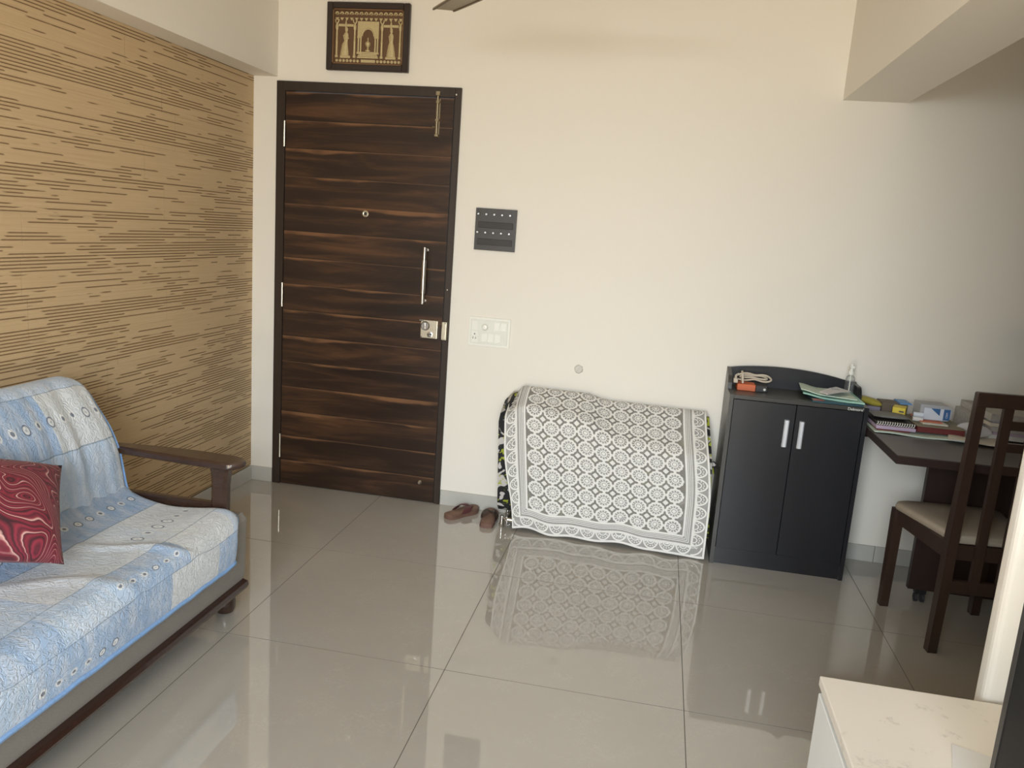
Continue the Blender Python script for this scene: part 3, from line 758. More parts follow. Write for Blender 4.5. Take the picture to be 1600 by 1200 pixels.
for a, c, hx_ in ((cx0+tk+.002, mxd-.0012, mxd-.035), (mxd+.0012, cx1-tk-.002, mxd+.029)):
    d_ = cube('door', 'cab', cab, a, c, cyf, cyf+.018, .081, ch_-.020, bev=.0012, seg=1)
    g = MB(); z0_, z1_ = .592, .714
    prof = [(hx_-.0105, cyf-.016), (hx_-.006, cyf-.0195), (hx_+.006, cyf-.0195), (hx_+.0105, cyf-.016), (hx_+.0105, cyf-.012), (hx_-.0105, cyf-.012)]
    g.loft([[(x_, y_, z0_) for x_, y_ in prof], [(x_, y_, z1_) for x_, y_ in prof]])
    for zz in (z0_, z1_-.014): g.box(hx_-.009, hx_+.009, cyf-.013, cyf, zz, zz+.014)
    g.build('handle', 'alu', d_)
def textmesh(s_, size, loc, rot, mat, parent, name, depth=.0004, align='LEFT'):
    cu = bpy.data.curves.new(name, 'FONT'); cu.body = s_; cu.size = size; cu.extrude = depth; cu.align_x = align
    to = bpy.data.objects.new(name+'_tmp', cu); col.objects.link(to)
    dg = bpy.context.evaluated_depsgraph_get(); me = bpy.data.meshes.new_from_object(to.evaluated_get(dg)); bpy.data.objects.remove(to)
    me.transform(Matrix.Translation(Vector(loc)-Vector(parent['_o'])) @ rot.to_4x4())
    me.materials.clear(); me.materials.append(M[mat]); o = bpy.data.objects.new(name, me); col.objects.link(o); o.parent = parent
    return o
RX90 = Matrix.Rotation(PI/2, 3, 'X')
textmesh("Delmore'", .0175, (2.912, cyf-.0008, ch_-.0170), RX90, 'whitep', cab, 'brand_lettering')

# on the cabinet ---------------------------------------------------------------------------
zt = ch_+.0005
wc = thing('extension_cord', (2.52, -.10, zt+.0), 'coiled beige extension cord on top of the orange and black carton', 'cord')
zc0 = .838; g = MB(); rr = random.Random(3)
for k in range(2):
    pts = []; lx = .080-.020*k
    for q in range(49):
        a = 2*PI*q/48; x_ = 2.522+lx*math.cos(a)+.002*k; pin = 1-.50*math.exp(-((x_-(2.530-.012*k))/.030)**2)
        pts.append((x_, -.140+.006*k-.018*math.sin(a)*pin+.004*math.sin(2*a+k), zc0+.022+.002*k-.023*math.sin(-a)*pin*(1-.5*k)-.003*math.cos(2*a)))
    g.tube(pts, .0043, 7)
g.build('cord_coil', 'cord', wc, True)
g = MB(); g.tube([(2.474, -.176, zc0+.002), (2.470, -.168, zc0+.040), (2.472, -.115, zc0+.043), (2.476, -.106, zc0+.006), (2.474, -.176, zc0+.002)], .005, 7); g.build('tie_band', 'cord', wc, True)
g = MB(); g.box(2.434, 2.452, -.175, -.145, zc0-.004, zc0+.016, .003).tube([(2.444, -.16, zc0+.014), (2.442, -.16, zc0+.03), (2.455, -.15, zc0+.036)], .004, 7); g.build('plug', 'cord', wc, True)
ct = thing('tool_carton', (2.535, -.14, zt), 'orange and black carton lying on the cabinet under the coiled cord', 'carton')
cube('carton_body', 'orange', ct, 2.452, 2.533, -.178, -.10, zt, zt+.030, bev=.002, seg=1)
cube('black_end', 'black', ct, 2.533, 2.585, -.178, -.10, zt, zt+.030, bev=.002, seg=1)
MB().lathe([(.006, 0), (.005, .002)], (2.573, -.178, zt+.013), 12, 'Y').build('round_mark', 'whitep', ct)

bt = thing('spray_bottle', (2.955, -.085, zt), 'clear spray bottle with white pump standing on the cabinet', 'bottle')
g = MB(); g.lathe([(.0185, 0), (.0205, .004), (.0205, .088), (.017, .098), (.0095, .106), (.0095, .112)], (2.955, -.085, zt), 22); g.build('bottle_body', 'clear', bt, True)
g = MB(); g.lathe([(.0105, .107), (.0115, .110), (.0115, .124), (.007, .126), (.007, .134), (.0085, .136), (.0085, .150), (.006, .156)], (2.955, -.085, zt), 16).box(2.945, 2.965, -.103, -.085, zt+.139, zt+.150, .002, 1); g.build('pump_head', 'whitep', bt, True)
g = MB(); g.tube([(2.955, -.085, zt+.008), (2.955, -.085, zt+.11)], .0022, 6); g.build('dip_tube', 'whitep', bt)
# stack of papers on the right of the cabinet top
def sheet(name, mat, pts, z0, th, sag=None, n=14, parent=None, loc=None):
    """quad sheet with thickness: pts 4 xy corners, sag(u,v)->dz"""
    def f_(u, v, dz=0):
        a = [lerp(lerp(pts[0][i], pts[1][i], u), lerp(pts[3][i], pts[2][i], u), v) for i in (0, 1)]
        return (a[0], a[1], z0+dz+(sag(u, v) if sag else 0))
    g = MB(); T_ = [[g.v(f_(i/n, j/n, th)) for j in range(n+1)] for i in range(n+1)]; B_ = [[g.v(f_(i/n, j/n, 0)) for j in range(n+1)] for i in range(n+1)]
    for i in range(n):
        for j in range(n):
            g.bm.faces.new((T_[i][j], T_[i+1][j], T_[i+1][j+1], T_[i][j+1])); g.bm.faces.new((B_[i][j], B_[i][j+1], B_[i+1][j+1], B_[i+1][j]))
        for q in (0, n):
            g.bm.faces.new((T_[i][q], T_[i+1][q], B_[i+1][q], B_[i][q])); g.bm.faces.new((T_[q][i], T_[q][i+1], B_[q][i+1], B_[q][i]))
    return g.build(name, mat, parent, True, .7)
mg = sheet('magazine', ['teal'], [(2.765, -.292), (2.978, -.292), (2.978, -.03), (2.775, -.03)], zt, .009)
tag(mg, 'dark glossy magazine at the bottom of the paper pile on the cabinet', 'magazine')
cube('cover_print', 'redp', mg, 2.768, 2.815, -.2945, -.250, zt+.009, zt+.0096)
fo = sheet('mint_folder', 'mint', [(2.735, -.215), (2.978, -.305), (2.978, -.035), (2.760, -.024)], zt+.010, .006, lambda u, v: .010*(1-ss(0, .35, u))*(1-v)+.012*ss(.7, 1, u)*(1-v)*.3+.004*v)
tag(fo, 'mint green folder slightly curled, lying on the dark magazine on the cabinet', 'folder')
p1 = sheet('pale_papers', 'palegreen', [(2.728, -.195), (2.955, -.262), (2.962, -.040), (2.745, -.025)], zt+.0165, .004, lambda u, v: .014*(1-ss(0, .4, u))+.004)
tag(p1, 'pale green loose papers inside the mint folder on the cabinet', 'papers')
p2 = sheet('newspaper', 'leaflet', [(2.800, -.235), (2.824, -.292), (2.949, -.150), (2.905, -.060)], zt+.034, .003, lambda u, v: .003*math.sin(PI*v)+.004)
tag(p2, 'folded grey newspaper on top of the pale papers on the cabinet', 'newspaper')
cube('news_photo', 'boxgrey', p2, 2.865, 2.897, -.170, -.130, zt+.0452, zt+.0464)

# ================================================================== DESK AND WHAT LIES ON IT
dz = .718
dk = thing('desk', (3.5, -.38, 0), 'dark brown laminate desk on a castored panel leg beside the cabinet', 'desk')
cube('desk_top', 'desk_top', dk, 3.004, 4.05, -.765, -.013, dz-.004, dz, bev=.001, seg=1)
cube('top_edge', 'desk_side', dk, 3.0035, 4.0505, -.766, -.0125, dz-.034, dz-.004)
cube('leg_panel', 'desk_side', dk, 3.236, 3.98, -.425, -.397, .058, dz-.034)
for xx in (3.29, 3.92):
    c_ = cube('caster', 'black', dk, xx-.022, xx+.022, -.425, -.395, .040, .0575)
    for s_ in (-1, 1): MB().lathe([(.014, -.008), (.0195, -.006), (.0195, .006), (.014, .008)], (xx+s_*.013, -.41, .0195), 16, 'X').build('wheel', 'rubber', c_, True)
cube('wall_rail', 'desk_side', dk, 3.03, 4.02, -.035, -.013, dz-.10, dz-.034)
zd = dz+.0005
o = sheet('green_papers', 'palegreen', [(3.010, -.395), (3.36, -.425), (3.37, -.10), (3.015, -.06)], zd, .005, lambda u, v: .002*math.sin(9*u)*(1-v)+.002)
tag(o, 'pale green sheets under the books along the desk edge next to the cabinet', 'papers')
o = sheet('clear_sheets', 'paper2', [(3.28, -.450), (3.52, -.470), (3.52, -.20), (3.36, -.20)], zd+.0085, .004, lambda u, v: .003*math.sin(7*u+3*v)+.003)
tag(o, 'crumpled cream papers at the desk front behind the chair back', 'papers')
zb_ = zd+.0145
nbk = thing('pink_notebook', (3.10, -.28, zb_), 'lilac notebook with maroon cover beneath the spiral notebook on the desk', 'notebook')
cube('cover', 'maroon', nbk, 3.022, 3.155, -.375, -.17, zb_-.006, zb_-.001); cube('pages', 'lilac', nbk, 3.020, 3.178, -.372, -.17, zb_-.001, zb_+.013, bev=.001, seg=1)
zs_ = zb_+.0165
spn = thing('spiral_notebook', (3.12, -.26, zs_), 'spiral-bound notebook with white wire lying on the lilac notebook', 'notebook')
cube('cover', 'dslot', spn, 3.020, 3.178, -.355, -.155, zs_, zs_+.009, bev=.001, seg=1)
g = MB()
for k in range(16):
    x_ = 3.027+k*.0097
    g.tube([(x_+.0025*math.sin(a), -.356+.006*math.cos(a)-.001, zs_+.0045+.0075*math.sin(a)) for a in [2*PI*q/8 for q in range(9)]], .0014, 5)
g.build('wire_binding', 'whitep', spn, True)
# grey pouch, brown box, yellow green pouch
def pillow(name, mat, c, sx, sy, sz, parent=None, pw=2.6, n=16, rz=0, ry=0, k=1.0):
    g = MB(); g.X = Matrix.Translation(c) @ Matrix.Rotation(rz, 4, 'Z') @ Matrix.Rotation(ry, 4, 'Y')
    for sg in (1, -1):
        def f_(u, v):
            a, b_ = 2*u-1, 2*v-1
            h = (max(0, 1-abs(a)**pw)*max(0, 1-abs(b_)**pw))**.5
            pin = 1-.05*k*(1-a*a)*abs(b_)**3; pin2 = 1-.05*k*(1-b_*b_)*abs(a)**3
            return (a*sx/2*pin2, b_*sy/2*pin, sg*h*sz/2)
        g.grid(f_, n, n)
    bmesh.ops.remove_doubles(g.bm, verts=g.bm.verts[:], dist=1e-5)
    return g.build(name, mat, parent, True, 2)
zg = zs_+.0135
o = pillow('grey_pouch', 'greypouch', (3.098, -.25, zg+.009), .155, .115, .018); tag(o, 'flat grey zip pouch lying on the spiral notebook', 'pouch')
bb_ = thing('brown_carton', (3.16, -.10, zd+.006), 'brown carton standing behind the spiral notebook against the wall', 'carton')
cube('carton_body', 'brownbag', bb_, 3.092, 3.200, -.145, -.045, zd+.0105, zd+.088, bev=.002, seg=1); cube('blue_flap', 'blue', bb_, 3.165, 3.215, -.146, -.046, zd+.0885, zd+.094)
o = pillow('yellow_pouch', 'gyellow', (3.048, -.10, zd+.082), .105, .075, .032, ry=.2); tag(o, 'mustard and green pouch on the desk pile right beside the cabinet', 'pouch')
pb_ = thing('purple_packet', (3.055, -.10, zd+.01), 'dull purple packet under the mustard pouch by the wall', 'packet')
cube('packet', 'dullpurple', pb_, 3.012, 3.088, -.145, -.05, zd+.0105, zd+.066, bev=.004)
yb = thing('yellow_carton', (3.24, -.20, zd+.04), 'small bright yellow carton with white end on the notebooks', 'carton')
R_ = Matrix.Rotation(-.35, 3, 'Z')
zy = zs_+.0125
cube('carton_body', 'yellow', yb, 3.128, 3.180, -.225, -.155, zy, zy+.042, bev=.0015, seg=1, rot=R_)
cube('black_print', 'black', yb, 3.1395, 3.159, -.2365, -.2345, zy+.024, zy+.030, rot=R_)
for k_, m_, lb_ in ((0, 'paper', 'lower white tape roll on the red book left of the blue and white carton'), (1, 'boxwhite', 'upper bluish white tape roll stacked on another roll beside the yellow carton')):
    g = MB(); zz = zd+.0437+k_*.0202
    g.tube([(3.187, -.275, zz+.0105), (3.226, -.281, zz+.0105)], .0100, 14); tag(g.build('tape_roll', m_, None, True), lb_, 'tape roll', 'white tape rolls on the desk')
# red book with olive cover
rbz = zd+.0145
rb = thing('red_book', (3.30, -.25, rbz), 'thick maroon-edged book under the blue and white carton on the desk', 'book')
cube('pages', 'maroon', rb, 3.198+.0, 3.372, -.362, -.12, rbz, rbz+.026, bev=.001, seg=1) if False else cube('pages', 'maroon', rb, 3.185, 3.372, -.362, -.12, rbz, rbz+.025, bev=.001, seg=1)
cube('cover', 'olive', rb, 3.183, 3.374, -.364, -.118, rbz+.0252, rbz+.0285)
ob = thing('cream_booklet', (3.30, -.24, rbz+.029), 'thin cream and orange booklet between the red book and the white carton', 'booklet')
cube('booklet', 'paper2', ob, 3.215, 3.315, -.325, -.15, rbz+.029, rbz+.035); cube('orange_cover', 'orange', ob, 3.210, 3.300, -.305, -.15, rbz+.0352, rbz+.0375)
bxz = rbz+.038
bc = thing('blue_white_carton', (3.2680, -.21, bxz), 'white carton with blue triangle print standing on the books', 'carton')
X_ = Matrix.Rotation(.12, 3, 'Z')
g = MB(); prof = [(3.2160, bxz), (3.3300, bxz), (3.3440, bxz+.014), (3.3440, bxz+.052), (3.3280, bxz+.066), (3.2160, bxz+.066)]
g.prism(prof, -.262, -.165); g.build('carton_body', 'boxgrey', bc)
cube('white_panel', 'boxwhite', bc, 3.2320, 3.3100, -.2632, -.2622, bxz+.003, bxz+.052)
MB().prism([(3.2580, bxz+.052), (3.2960, bxz+.052), (3.2960, bxz+.022)], -.2642, -.2634).build('blue_triangle', 'navy', bc)
cube('blue_panel', 'navy', bc, 3.3120, 3.3370, -.2632, -.2622, bxz+.005, bxz+.052)
textmesh('CRM', .012, (3.3285, -.2640, bxz+.014), Matrix.Rotation(PI/2, 3, 'X') @ Matrix.Rotation(PI/2, 3, 'Z'), 'boxwhite', bc, 'carton_lettering')
o = pillow('plastic_bag', 'bag', (3.415, -.335, zd+.044), .085, .13, .055, k=4, rz=.3); tag(o, 'crumpled clear plastic bag beside the red book on the desk', 'plastic bag')
# newspaper and paper stacks behind the chair
rr = random.Random(11); z_ = zd+.014
names = [('magazine', 'paper', .020, 'stack of white magazines'), ('ledger', 'lilac', .012, 'pale lilac ledger'), ('newspaper', 'news', .022, 'folded newspaper'), ('exercise_book', 'paper2', .016, 'cream exercise book'), ('file', 'boxgrey', .010, 'grey file'), ('newspaper', 'news', .030, 'thick folded newspaper')]
pos = ['lowest in the paper pile behind the chair back', 'second from the bottom of the pile behind the chair', 'third from the bottom of the pile behind the chair', 'fourth from the bottom of the pile behind the chair', 'just under the top newspaper behind the chair', 'topmost on the pile behind the chair']
for (nm, mt_, th_, lb), ps in zip(names, pos):
    dx, dy = rr.uniform(-.012, .012), rr.uniform(-.012, .012)
    o = sheet(nm, mt_, [(3.475+dx, -.345+dy), (3.80+dx, -.355+dy), (3.80+dx, -.06+dy), (3.455+dx, -.05+dy)], z_, th_-.001, (lambda u, v: .003*math.sin(6*u)*v) if False else None, 6)
    tag(o, lb+', '+ps, 'newspaper' if 'news' in nm else 'book' if nm != 'magazine' else 'magazine'); z_ += th_
o = sheet('newspaper', 'news', [(3.425, -.28), (3.462, -.28), (3.452, -.06), (3.425, -.06)], zd+.0075, .085, None, 6)
tag(o, 'newspapers on edge beside the plastic bag', 'newspaper')

# ================================================================== CHAIR
ch = thing('dining_chair', (3.32, -.65, 0), 'dark wooden high-backed chair with tan seat pushed up to the desk', 'chair')
fa = .10
cB = Vector((3.347, -.862, 0))                       # back-centre on the floor
CX = Matrix.Translation(cB) @ Matrix.Rotation(fa, 4, 'Z')  # local: x right, y forward
def cmb(): g = MB(); g.X = CX; return g
hwB, hwF, dep = .146, .186, .385
for s_ in (-1, 1):
    g = cmb(); x_ = s_*hwB
    rings = []
    for zz, w_, dd, lean in ((0, .034, .036, .008), (.25, .036, .040, 0), (.45, .036, .042, 0), (.70, .034, .034, -.012), (1.005, .032, .028, -.022)):
        rings.append([(x_-w_/2, lean-dd/2, zz), (x_+w_/2, lean-dd/2, zz), (x_+w_/2, lean+dd/2, zz), (x_-w_/2, lean+dd/2, zz)])
    g.loft(rings); g.build('rear_leg', 'chair_wood', ch)
    g = cmb(); x_ = s_*hwF
    g.loft([[(x_-w_/2, dep-w_/2, zz), (x_+w_/2, dep-w_/2, zz), (x_+w_/2, dep+w_/2, zz), (x_-w_/2, dep+w_/2, zz)] for zz, w_ in ((0, .034), (.43, .040))])
    g.build('front_leg', 'chair_wood', ch)
    g = cmb(); g.loft([[(s_*(hwB-.011), 0, .375), (s_*(hwB+.011), 0, .375), (s_*(hwB+.011), 0, .435), (s_*(hwB-.011), 0, .435)], [(s_*(hwF-.011), dep, .375), (s_*(hwF+.011), dep, .375), (s_*(hwF+.011), dep, .435), (s_*(hwF-.011), dep, .435)]]); g.build('side_rail', 'chair_wood', ch)
g = cmb(); g.box(-hwF, hwF, dep-.012, dep+.012, .375, .435); g.build('front_rail', 'chair_wood', ch)
g = cmb(); g.box(-hwB, hwB, -.002, .016, .375, .432); g.build('rear_rail', 'chair_wood', ch)
g = cmb(); g.box(-hwB+.012, hwB-.012, -.010, .010, .245, .295, .002, 1); g.build('stretcher', 'chair_wood', ch)
g = cmb(); g.box(-hwB-.016, hwB+.016, -.036, -.008, .957, 1.008, .003, 1); g.build('top_rail', 'chair_wood', ch)
for x_ in (-.047, .047):
    g = cmb(); rings = []
    for zz, lean in ((.26, -.012), (.45, -.014), (.70, -.018), (.962, -.022)):
        rings.append([(x_-.0165, lean-.009, zz), (x_+.0165, lean-.009, zz), (x_+.0165, lean+.009, zz), (x_-.0165, lean+.009, zz)])
    g.loft(rings); g.build('back_slat', 'chair_wood', ch)
for z0, z1 in ((.880, .913), (.800, .832)):
    g = cmb(); g.box(-.032, .032, -.025, -.009, z0, z1); g.build('cross_slat', 'chair_wood', ch)
g = cmb(); g.box(-.032, .032, -.021, -.005, .715, .748); g.build('cross_slat', 'chair_wood', ch)
# seat pad with rounded front corners
g = cmb(); out = []
def seat_outline(k):
    o_ = [(-hwB+.01, .004), (hwB-.01, .004)]
    W = hwF+.024
    for q in range(7): a = -PI/2*.0+PI/2*q/6; o_.append((W-.06+.06*math.cos(a), dep-.03+.05*math.sin(a)))
    for q in range(7): a = PI/2+PI/2*q/6; o_.append((-W+.06+.06*math.cos(a), dep-.03+.05*math.sin(a)))
    return [(x_*k, dep/2+(y_-dep/2)*k) for x_, y_ in o_]
g.loft([[(x_, y_, zz) for x_, y_ in seat_outline(k)] for k, zz in ((.985, .436), (1.0, .441), (1.0, .450), (.985, .460), (.93, .466), (.6, .470))])
g.build('seat_pad', 'tan', ch, True, .9)

# ================================================================== WHITE LOW UNIT, TELEVISION
ux0, ux1, uy0, uy1, uz = 2.487, 3.03, -3.60, -2.212, .548
un = thing('low_unit', (2.76, -2.9, 0), 'chipped white low television unit in the near corner', 'cabinet')
g = MB(); g.box(ux0, ux1, uy0, uy1, uz-.022, uz, .003); g.build('top_board', 'unit', un)
cube('carcass', 'unit_front', un, ux0+.014, ux1, uy0+.01, uy1-.006, .04, uz-.0225)
cube('plinth', 'unit_front', un, ux0+.04, ux1, uy0+.02, uy1-.02, 0, .04)
yy = [uy1-.006, uy1-.46, uy1-.92, uy0+.01]
for a, c in zip(yy, yy[1:]): cube('drawer_front', 'unit_front', un, ux0+.001, ux0+.013, c+.002, a-.002, .045, uz-.036, bev=.0015, seg=1)
g = MB(); g.box(ux0+.010, ux0+.0135, uy0+.01, uy1-.008, uz-.040, uz-.0222); g.build('groove_strip', 'groove', un)
pp = sheet('note_paper', 'paper', [(2.632, -2.60), (2.700, -2.63), (2.76, -2.42), (2.695, -2.395)], uz+.0005, .0008, None, 4)
tag(pp, 'small white paper sheet lying on the chipped white unit', 'paper')
tv = thing('television', (2.70, -3.05, uz), 'black flat television standing on the white unit at the frame edge', 'television')
TX = 2.672; ty0, ty1 = -3.45, -2.600
cube('housing', 'bezel', tv, TX+.004, TX+.040, ty0, ty1, uz+.022, uz+.56, bev=.004)
cube('screen', 'screen', tv, TX+.001, TX+.0055, ty0+.014, ty1-.014, uz+.040, uz+.546)
cube('bezel', 'bezel', tv, TX, TX+.0045, ty1-.014, ty1, uz+.022, uz+.56); cube('bezel', 'bezel', tv, TX, TX+.0045, ty0, ty0+.014, uz+.022, uz+.56)
cube('stand', 'bezel', tv, TX+.005, TX+.16, ty0+.25, ty1-.25, uz, uz+.010, bev=.003); cube('stand_neck', 'bezel', tv, TX+.012, TX+.034, ty0+.35, ty1-.35, uz+.010, uz+.03)

# ================================================================== SOFA
sf = thing('sofa', (.33, -2.35, 0), 'grey upholstered sofa with dark wooden arms along the panelled wall', 'sofa')
SY1, SY0 = -1.405, -3.30
g = MB(); g.loft([[(.05, y_, .128), (.672, y_, .128), (.684, y_, .16), (.690, y_, .37), (.672, y_, .392), (.05, y_, .392)] for y_ in (SY0, SY1)]); g.build('seat_base', 'grey_fab', sf, True, .7)
g = MB(); g.loft([[(.595, y_, .098), (.676, y_, .098), (.693, y_, .106), (.698, y_, .118), (.693, y_, .130), (.676, y_, .138), (.595, y_, .138)] for y_ in (SY0, SY1+.004)]); 
g.loft([[(.595+.02*k, SY1+.004+k*.010, .098+k*.008), (.676, SY1+.004+k*.012, .098+k*.008), (.693-.004*k, SY1+.004+k*.012, .106+k*.004), (.698-.006*k, SY1+.004+k*.012, .118), (.693-.004*k, SY1+.004+k*.012, .130-k*.004), (.676, SY1+.004+k*.012, .138-k*.008), (.595+.02*k, SY1+.004+k*.010, .138-k*.008)] for k in (0, 1)])
g.build('front_rail', 'sofa_woodY', sf, True, .7)
for xx, yy_ in ((.612, -1.412), (.09, -1.43), (.585, -3.25), (.09, -3.25)):
    MB().lathe([(.018, 0), (.030, .006), (.036, .022), (.037, .045), (.033, .075), (.030, .100), (.030, .128)], (xx, yy_, 0), 20).build('leg', 'sofa_wood', sf, True)
# far arm: shaped top, post and side rail
def arm(yc, sgn):
    g = MB(); rings = []
    n = 26
    for k in range(n+1):
        u = k/n; x_ = lerp(.045, .700, u); w_ = lerp(.040, .098, ss(0, .75, u))
        if u > .90: w_ *= math.sqrt(max(.04, 1-((u-.90)/.10)**2))
        z1_ = .594+.006*math.sin(PI*u)-.010*u*u*0; th = lerp(.030, .030, u)
        if u > .95: th *= 1-.35*(u-.95)/.05
        zb2 = z1_-th-.010*math.sin(PI*clamp(u*1.1))*0
        y0_ = yc-w_/2; y1_ = yc+w_/2
        rings.append([(x_, y0_+.008*min(1, w_/.04), z1_), (x_, y1_-.008*min(1, w_/.04), z1_), (x_, y1_, z1_-.007), (x_, y1_-.002, zb2+.006), (x_, y1_-.010*min(1, w_/.04), zb2), (x_, y0_+.010*min(1, w_/.04), zb2), (x_, y0_+.002, zb2+.006), (x_, y0_, z1_-.007)])
    g.loft(rings); g.build('arm_top', 'sofa_wood', sf, True, .7)
    g = MB(); rings = []
    for zz, w_, d_, sx in ((.12, .062, .040, 0), (.40, .060, .042, 0), (.50, .058, .044, .002), (.545, .064, .050, .004), (.568, .078, .062, .006)):
        r_ = .010; x_ = .608+sx; rings.append([(x_-w_/2+r_, yc-d_/2, zz), (x_+w_/2-r_, yc-d_/2, zz), (x_+w_/2, yc-d_/2+r_, zz), (x_+w_/2, yc+d_/2-r_, zz), (x_+w_/2-r_, yc+d_/2, zz), (x_-w_/2+r_, yc+d_/2, zz), (x_-w_/2, yc+d_/2-r_, zz), (x_-w_/2, yc-d_/2+r_, zz)])
    g.loft(rings); g.build('arm_post', 'sofa_wood', sf, True, .6)
    g = MB(); g.box(.055, .085, yc-.02, yc+.02, .12, .575, .005); g.build('rear_post', 'sofa_wood', sf)
    g = MB(); g.box(.08, .59, yc-.014, yc+.014, .385, .432, .006); g.build('side_rail', 'sofa_wood', sf)
arm(-1.488+.05, 1); arm(-3.27, -1)
# back body
def backprof(k=0):   # front profile of the draped back (x, z)
    return [(.005, .815), (.035, .842), (.075, .848), (.118, .825), (.168, .762), (.214, .685), (.240, .592), (.250, .510), (.268, .445), (.310, .414)]
g = MB(); bp = [(x_-.016, z_-.014) for x_, z_ in backprof()]
g.loft([[(-.035, y_, .30)]+[(-.035, y_, .79)]+[(x_, y_, z_) for x_, z_ in bp]+[(.29, y_, .36)] for y_ in (SY0+.06, -2.4, -1.53)]); g.build('backrest', 'grey_fab', sf, True, .7)
# draped covers
def catmull(pts, t):
    n = len(pts)-1; f_ = clamp(t)*n; i = min(n-1, int(f_)); u = f_-i
    p0, p1, p2, p3 = pts[max(0, i-1)], pts[i], pts[i+1], pts[min(n, i+2)]
    return tuple(.5*(2*p1[q]+(p2[q]-p0[q])*u+(2*p0[q]-5*p1[q]+4*p2[q]-p3[q])*u*u+(3*p1[q]-p0[q]-3*p2[q]+p3[q])*u**3) for q in range(len(p1)))
def plen(pts): 
    L = 0; a = catmull(pts, 0)
    for k in range(1, 60): b_ = catmull(pts, k/59); L += math.dist(a, b_); a = b_
    return L
BP = [(-.018, .78)]+backprof(); BL = plen(BP)
CY1, CY0 = -1.492, -3.24
def back_cover(u, v):
    x_, z_ = catmull(BP, v); y_ = lerp(CY1, CY0, u); du = (CY1-y_)
    # rounded shoulder at the end, folds running down
    rd = math.sqrt(max(0, 1-(clamp(1-du/.06))**2)); 
    topk = ss(.75, .15, v)
    z_ -= (1-rd)*.05*topk
    z_ += .012*ss(.05, .9, du)*topk
    fold = mnoise.noise((du*24, v*1.4, 3.1))*.021*ss(.15, .45, v)*math.exp(-du*2.2) + mnoise.noise((du*6, v*3, 9))*.006
    x_ += fold*.9 - (1-rd)*.012*ss(.1, .5, v)*ss(1.0, .7, v)
    y_ += .022*ss(.30, .75, v)*math.exp(-du*9)*(1 if v > .3 else 0)-.012*math.exp(-du*14)*math.sin(v*14)
    if x_ < -.02: x_ = -.02
    return (x_, y_, z_)
bc_ = thing('sofa_back_cover', (.2, -2.35, .42), 'pale blue patchwork quilted throw covering the sofa back', 'throw')
o = MB().grid(back_cover, 150, 56, lambda u, v: (u*(CY1-CY0), v*BL+.05)).build('quilted_cloth', 'quilt', bc_, True, 3)
md = o.modifiers.new('thick', 'SOLIDIFY'); md.thickness = .009; md.offset = -1
g = MB(); g.tube([Vector(back_cover(0, .03+.95*k/40))+Vector((0, .004, 0)) for k in range(41)], .0042, 6); g.build('edge_binding', 'binding', bc_, True)
SP = [(.255, .462), (.285, .436), (.345, .418), (.44, .410), (.54, .416), (.62, .424), (.675, .416), (.706, .385), (.716, .335), (.712, .280), (.706, .245)]; SL = plen(SP)
TY1, TY0 = -1.455, -3.24
def seat_cover(u, v):
    x_, z_ = catmull(SP, v); y_ = lerp(TY1, TY0, u); du = TY1-y_
    rd = math.sqrt(max(0, 1-(clamp(1-du/.035))**2)); z_ -= (1-rd)*.022*(1 if v < .7 else .3)
    x_ -= (1-rd)*.03*ss(.55, .8, v)
    cr = ss(.62, .80, v); y_ -= .035*cr*math.exp(-du*7)
    z_ += .006*mnoise.noise((du*4, v*5, 1))*ss(.95, .6, v)+.010*mnoise.noise((du*2.1, 5, v*2))*ss(1, .7, v)
    z_ += .016*ss(.55, .78, v)*(1-ss(.78, .9, v))*math.exp(-du*5)+.010*math.exp(-((v-.12)/.10)**2)*(.5+.5*mnoise.noise((du*9, 2, 2)))
    # long curved wrinkles
    z_ += (.009*max(0, math.sin(15*(du*1.0+.45*v)+4*mnoise.noise((du*2.2, v*2.4, 7))))**6+.004*mnoise.noise((du*7, v*6, 4)))*ss(.15, .35, v)*ss(.97, .82, v)
    if v > .85: z_ += .004*mnoise.noise((du*14, 0, 0))
    return (x_, y_, z_)
sc_ = thing('sofa_seat_cover', (.5, -2.35, .41), 'pale blue patchwork quilted throw covering the sofa seat', 'throw')
o = MB().grid(seat_cover, 170, 64, lambda u, v: (u*(TY1-TY0)+.9, v*SL+.62)).build('quilted_cloth', 'quilt', sc_, True, 3)
md = o.modifiers.new('thick', 'SOLIDIFY'); md.thickness = .010; md.offset = -1
g = MB(); g.tube([Vector(seat_cover(k/120, 1)) for k in range(121)], .0075, 6); g.tube([Vector(seat_cover(0, .45+.55*k/30)) for k in range(31)], .0065, 6); g.build('edge_binding', 'binding', sc_, True)
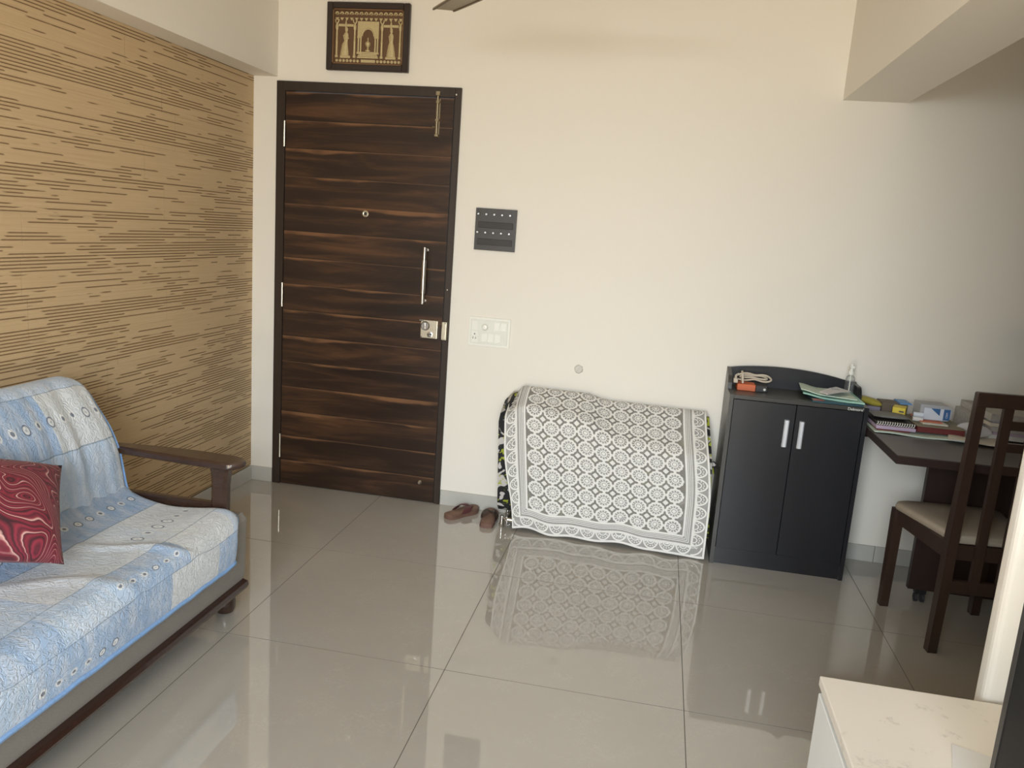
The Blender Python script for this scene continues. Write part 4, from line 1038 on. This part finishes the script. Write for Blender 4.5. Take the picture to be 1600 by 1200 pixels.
# cushion
cu = thing('throw_cushion', (.40, -2.2, .44), 'wine red marbled cushion leaning on the blue sofa back', 'cushion')
g = MB(); e1 = Vector((-.15, .183, .209)).normalized(); hv = Vector((-.35, -1, -.05)); e2 = (hv-e1*hv.dot(e1)).normalized(); n_ = e1.cross(e2)
S_ = .325; cc = Vector((.455, -2.035, .436))+e1*S_/2+e2*S_/2+Vector((.057, -.045, .016))
CM = Matrix(((e1.x, e2.x, n_.x, cc.x), (e1.y, e2.y, n_.y, cc.y), (e1.z, e2.z, n_.z, cc.z), (0, 0, 0, 1)))
g.X = CM
for sg in (1, -1):
    def f_(u, v, sg=sg):
        a, b_ = 2*u-1, 2*v-1
        h = (max(0, 1-abs(a)**2.4)*max(0, 1-abs(b_)**2.4))**.55
        return (a*S_/2*(1-.06*(1-b_*b_)*abs(a)**3), b_*S_/2*(1-.06*(1-a*a)*abs(b_)**3), sg*h*.085)
    g.grid(f_, 26, 26)
bmesh.ops.remove_doubles(g.bm, verts=g.bm.verts[:], dist=1e-5)
g.build('cushion_body', 'marble', cu, True, 2)

# ================================================================== CEILING FAN
fh = Vector((1.53, -1.26, 2.25))
fn = thing('ceiling_fan', (fh.x, fh.y, CH), 'ceiling fan with beige blades, one blade tip showing at the top', 'fan')
g = MB(); g.tube([(fh.x, fh.y, fh.z+.05), (fh.x, fh.y, CH-.04)], .012, 12); g.build('down_rod', 'fan', fn, True)
MB().lathe([(.03, -.10), (.055, -.06), (.065, -.001)], (fh.x, fh.y, CH), 24).build('canopy', 'fan', fn, True)
MB().lathe([(.03, -.05), (.085, -.042), (.10, -.01), (.10, .02), (.07, .05), (.02, .06)], (fh.x, fh.y, fh.z), 28).build('motor', 'fan', fn, True)
a0 = math.atan2(.77, -.63)
for k in range(3):
    a = a0+k*2*PI/3; X_ = Matrix.Translation(fh) @ Matrix.Rotation(a, 4, 'Z') @ Matrix.Rotation(math.radians(-6), 4, 'X')
    g = MB(); g.X = X_; g.loft([[(x_, -w_, .002), (x_, w_, .002), (x_, w_, -.002), (x_, -w_, -.002)] for x_, w_ in ((.14, .048), (.30, .060), (.52, .050), (.605, .044))])
    bl_ = g.build('blade', 'fan', fn)
    g = MB(); g.X = X_
    for s_ in (-1, 1): g.loft([[(x_, s_*w_-.004, -.0022), (x_, s_*w_+.004, -.0022), (x_, s_*w_+.004, -.006), (x_, s_*w_-.004, -.006)] for x_, w_ in ((.14, .046), (.30, .058), (.52, .048), (.605, .042))])
    g.build('edge_rib', 'fan_edge', bl_)
    g = MB(); g.X = X_; g.box(.08, .18, -.018, .018, -.008, -.002, .002, 1); g.build('blade_iron', 'fan_edge', fn)

for o in bpy.data.objects:
    if '_o' in o: del o['_o']
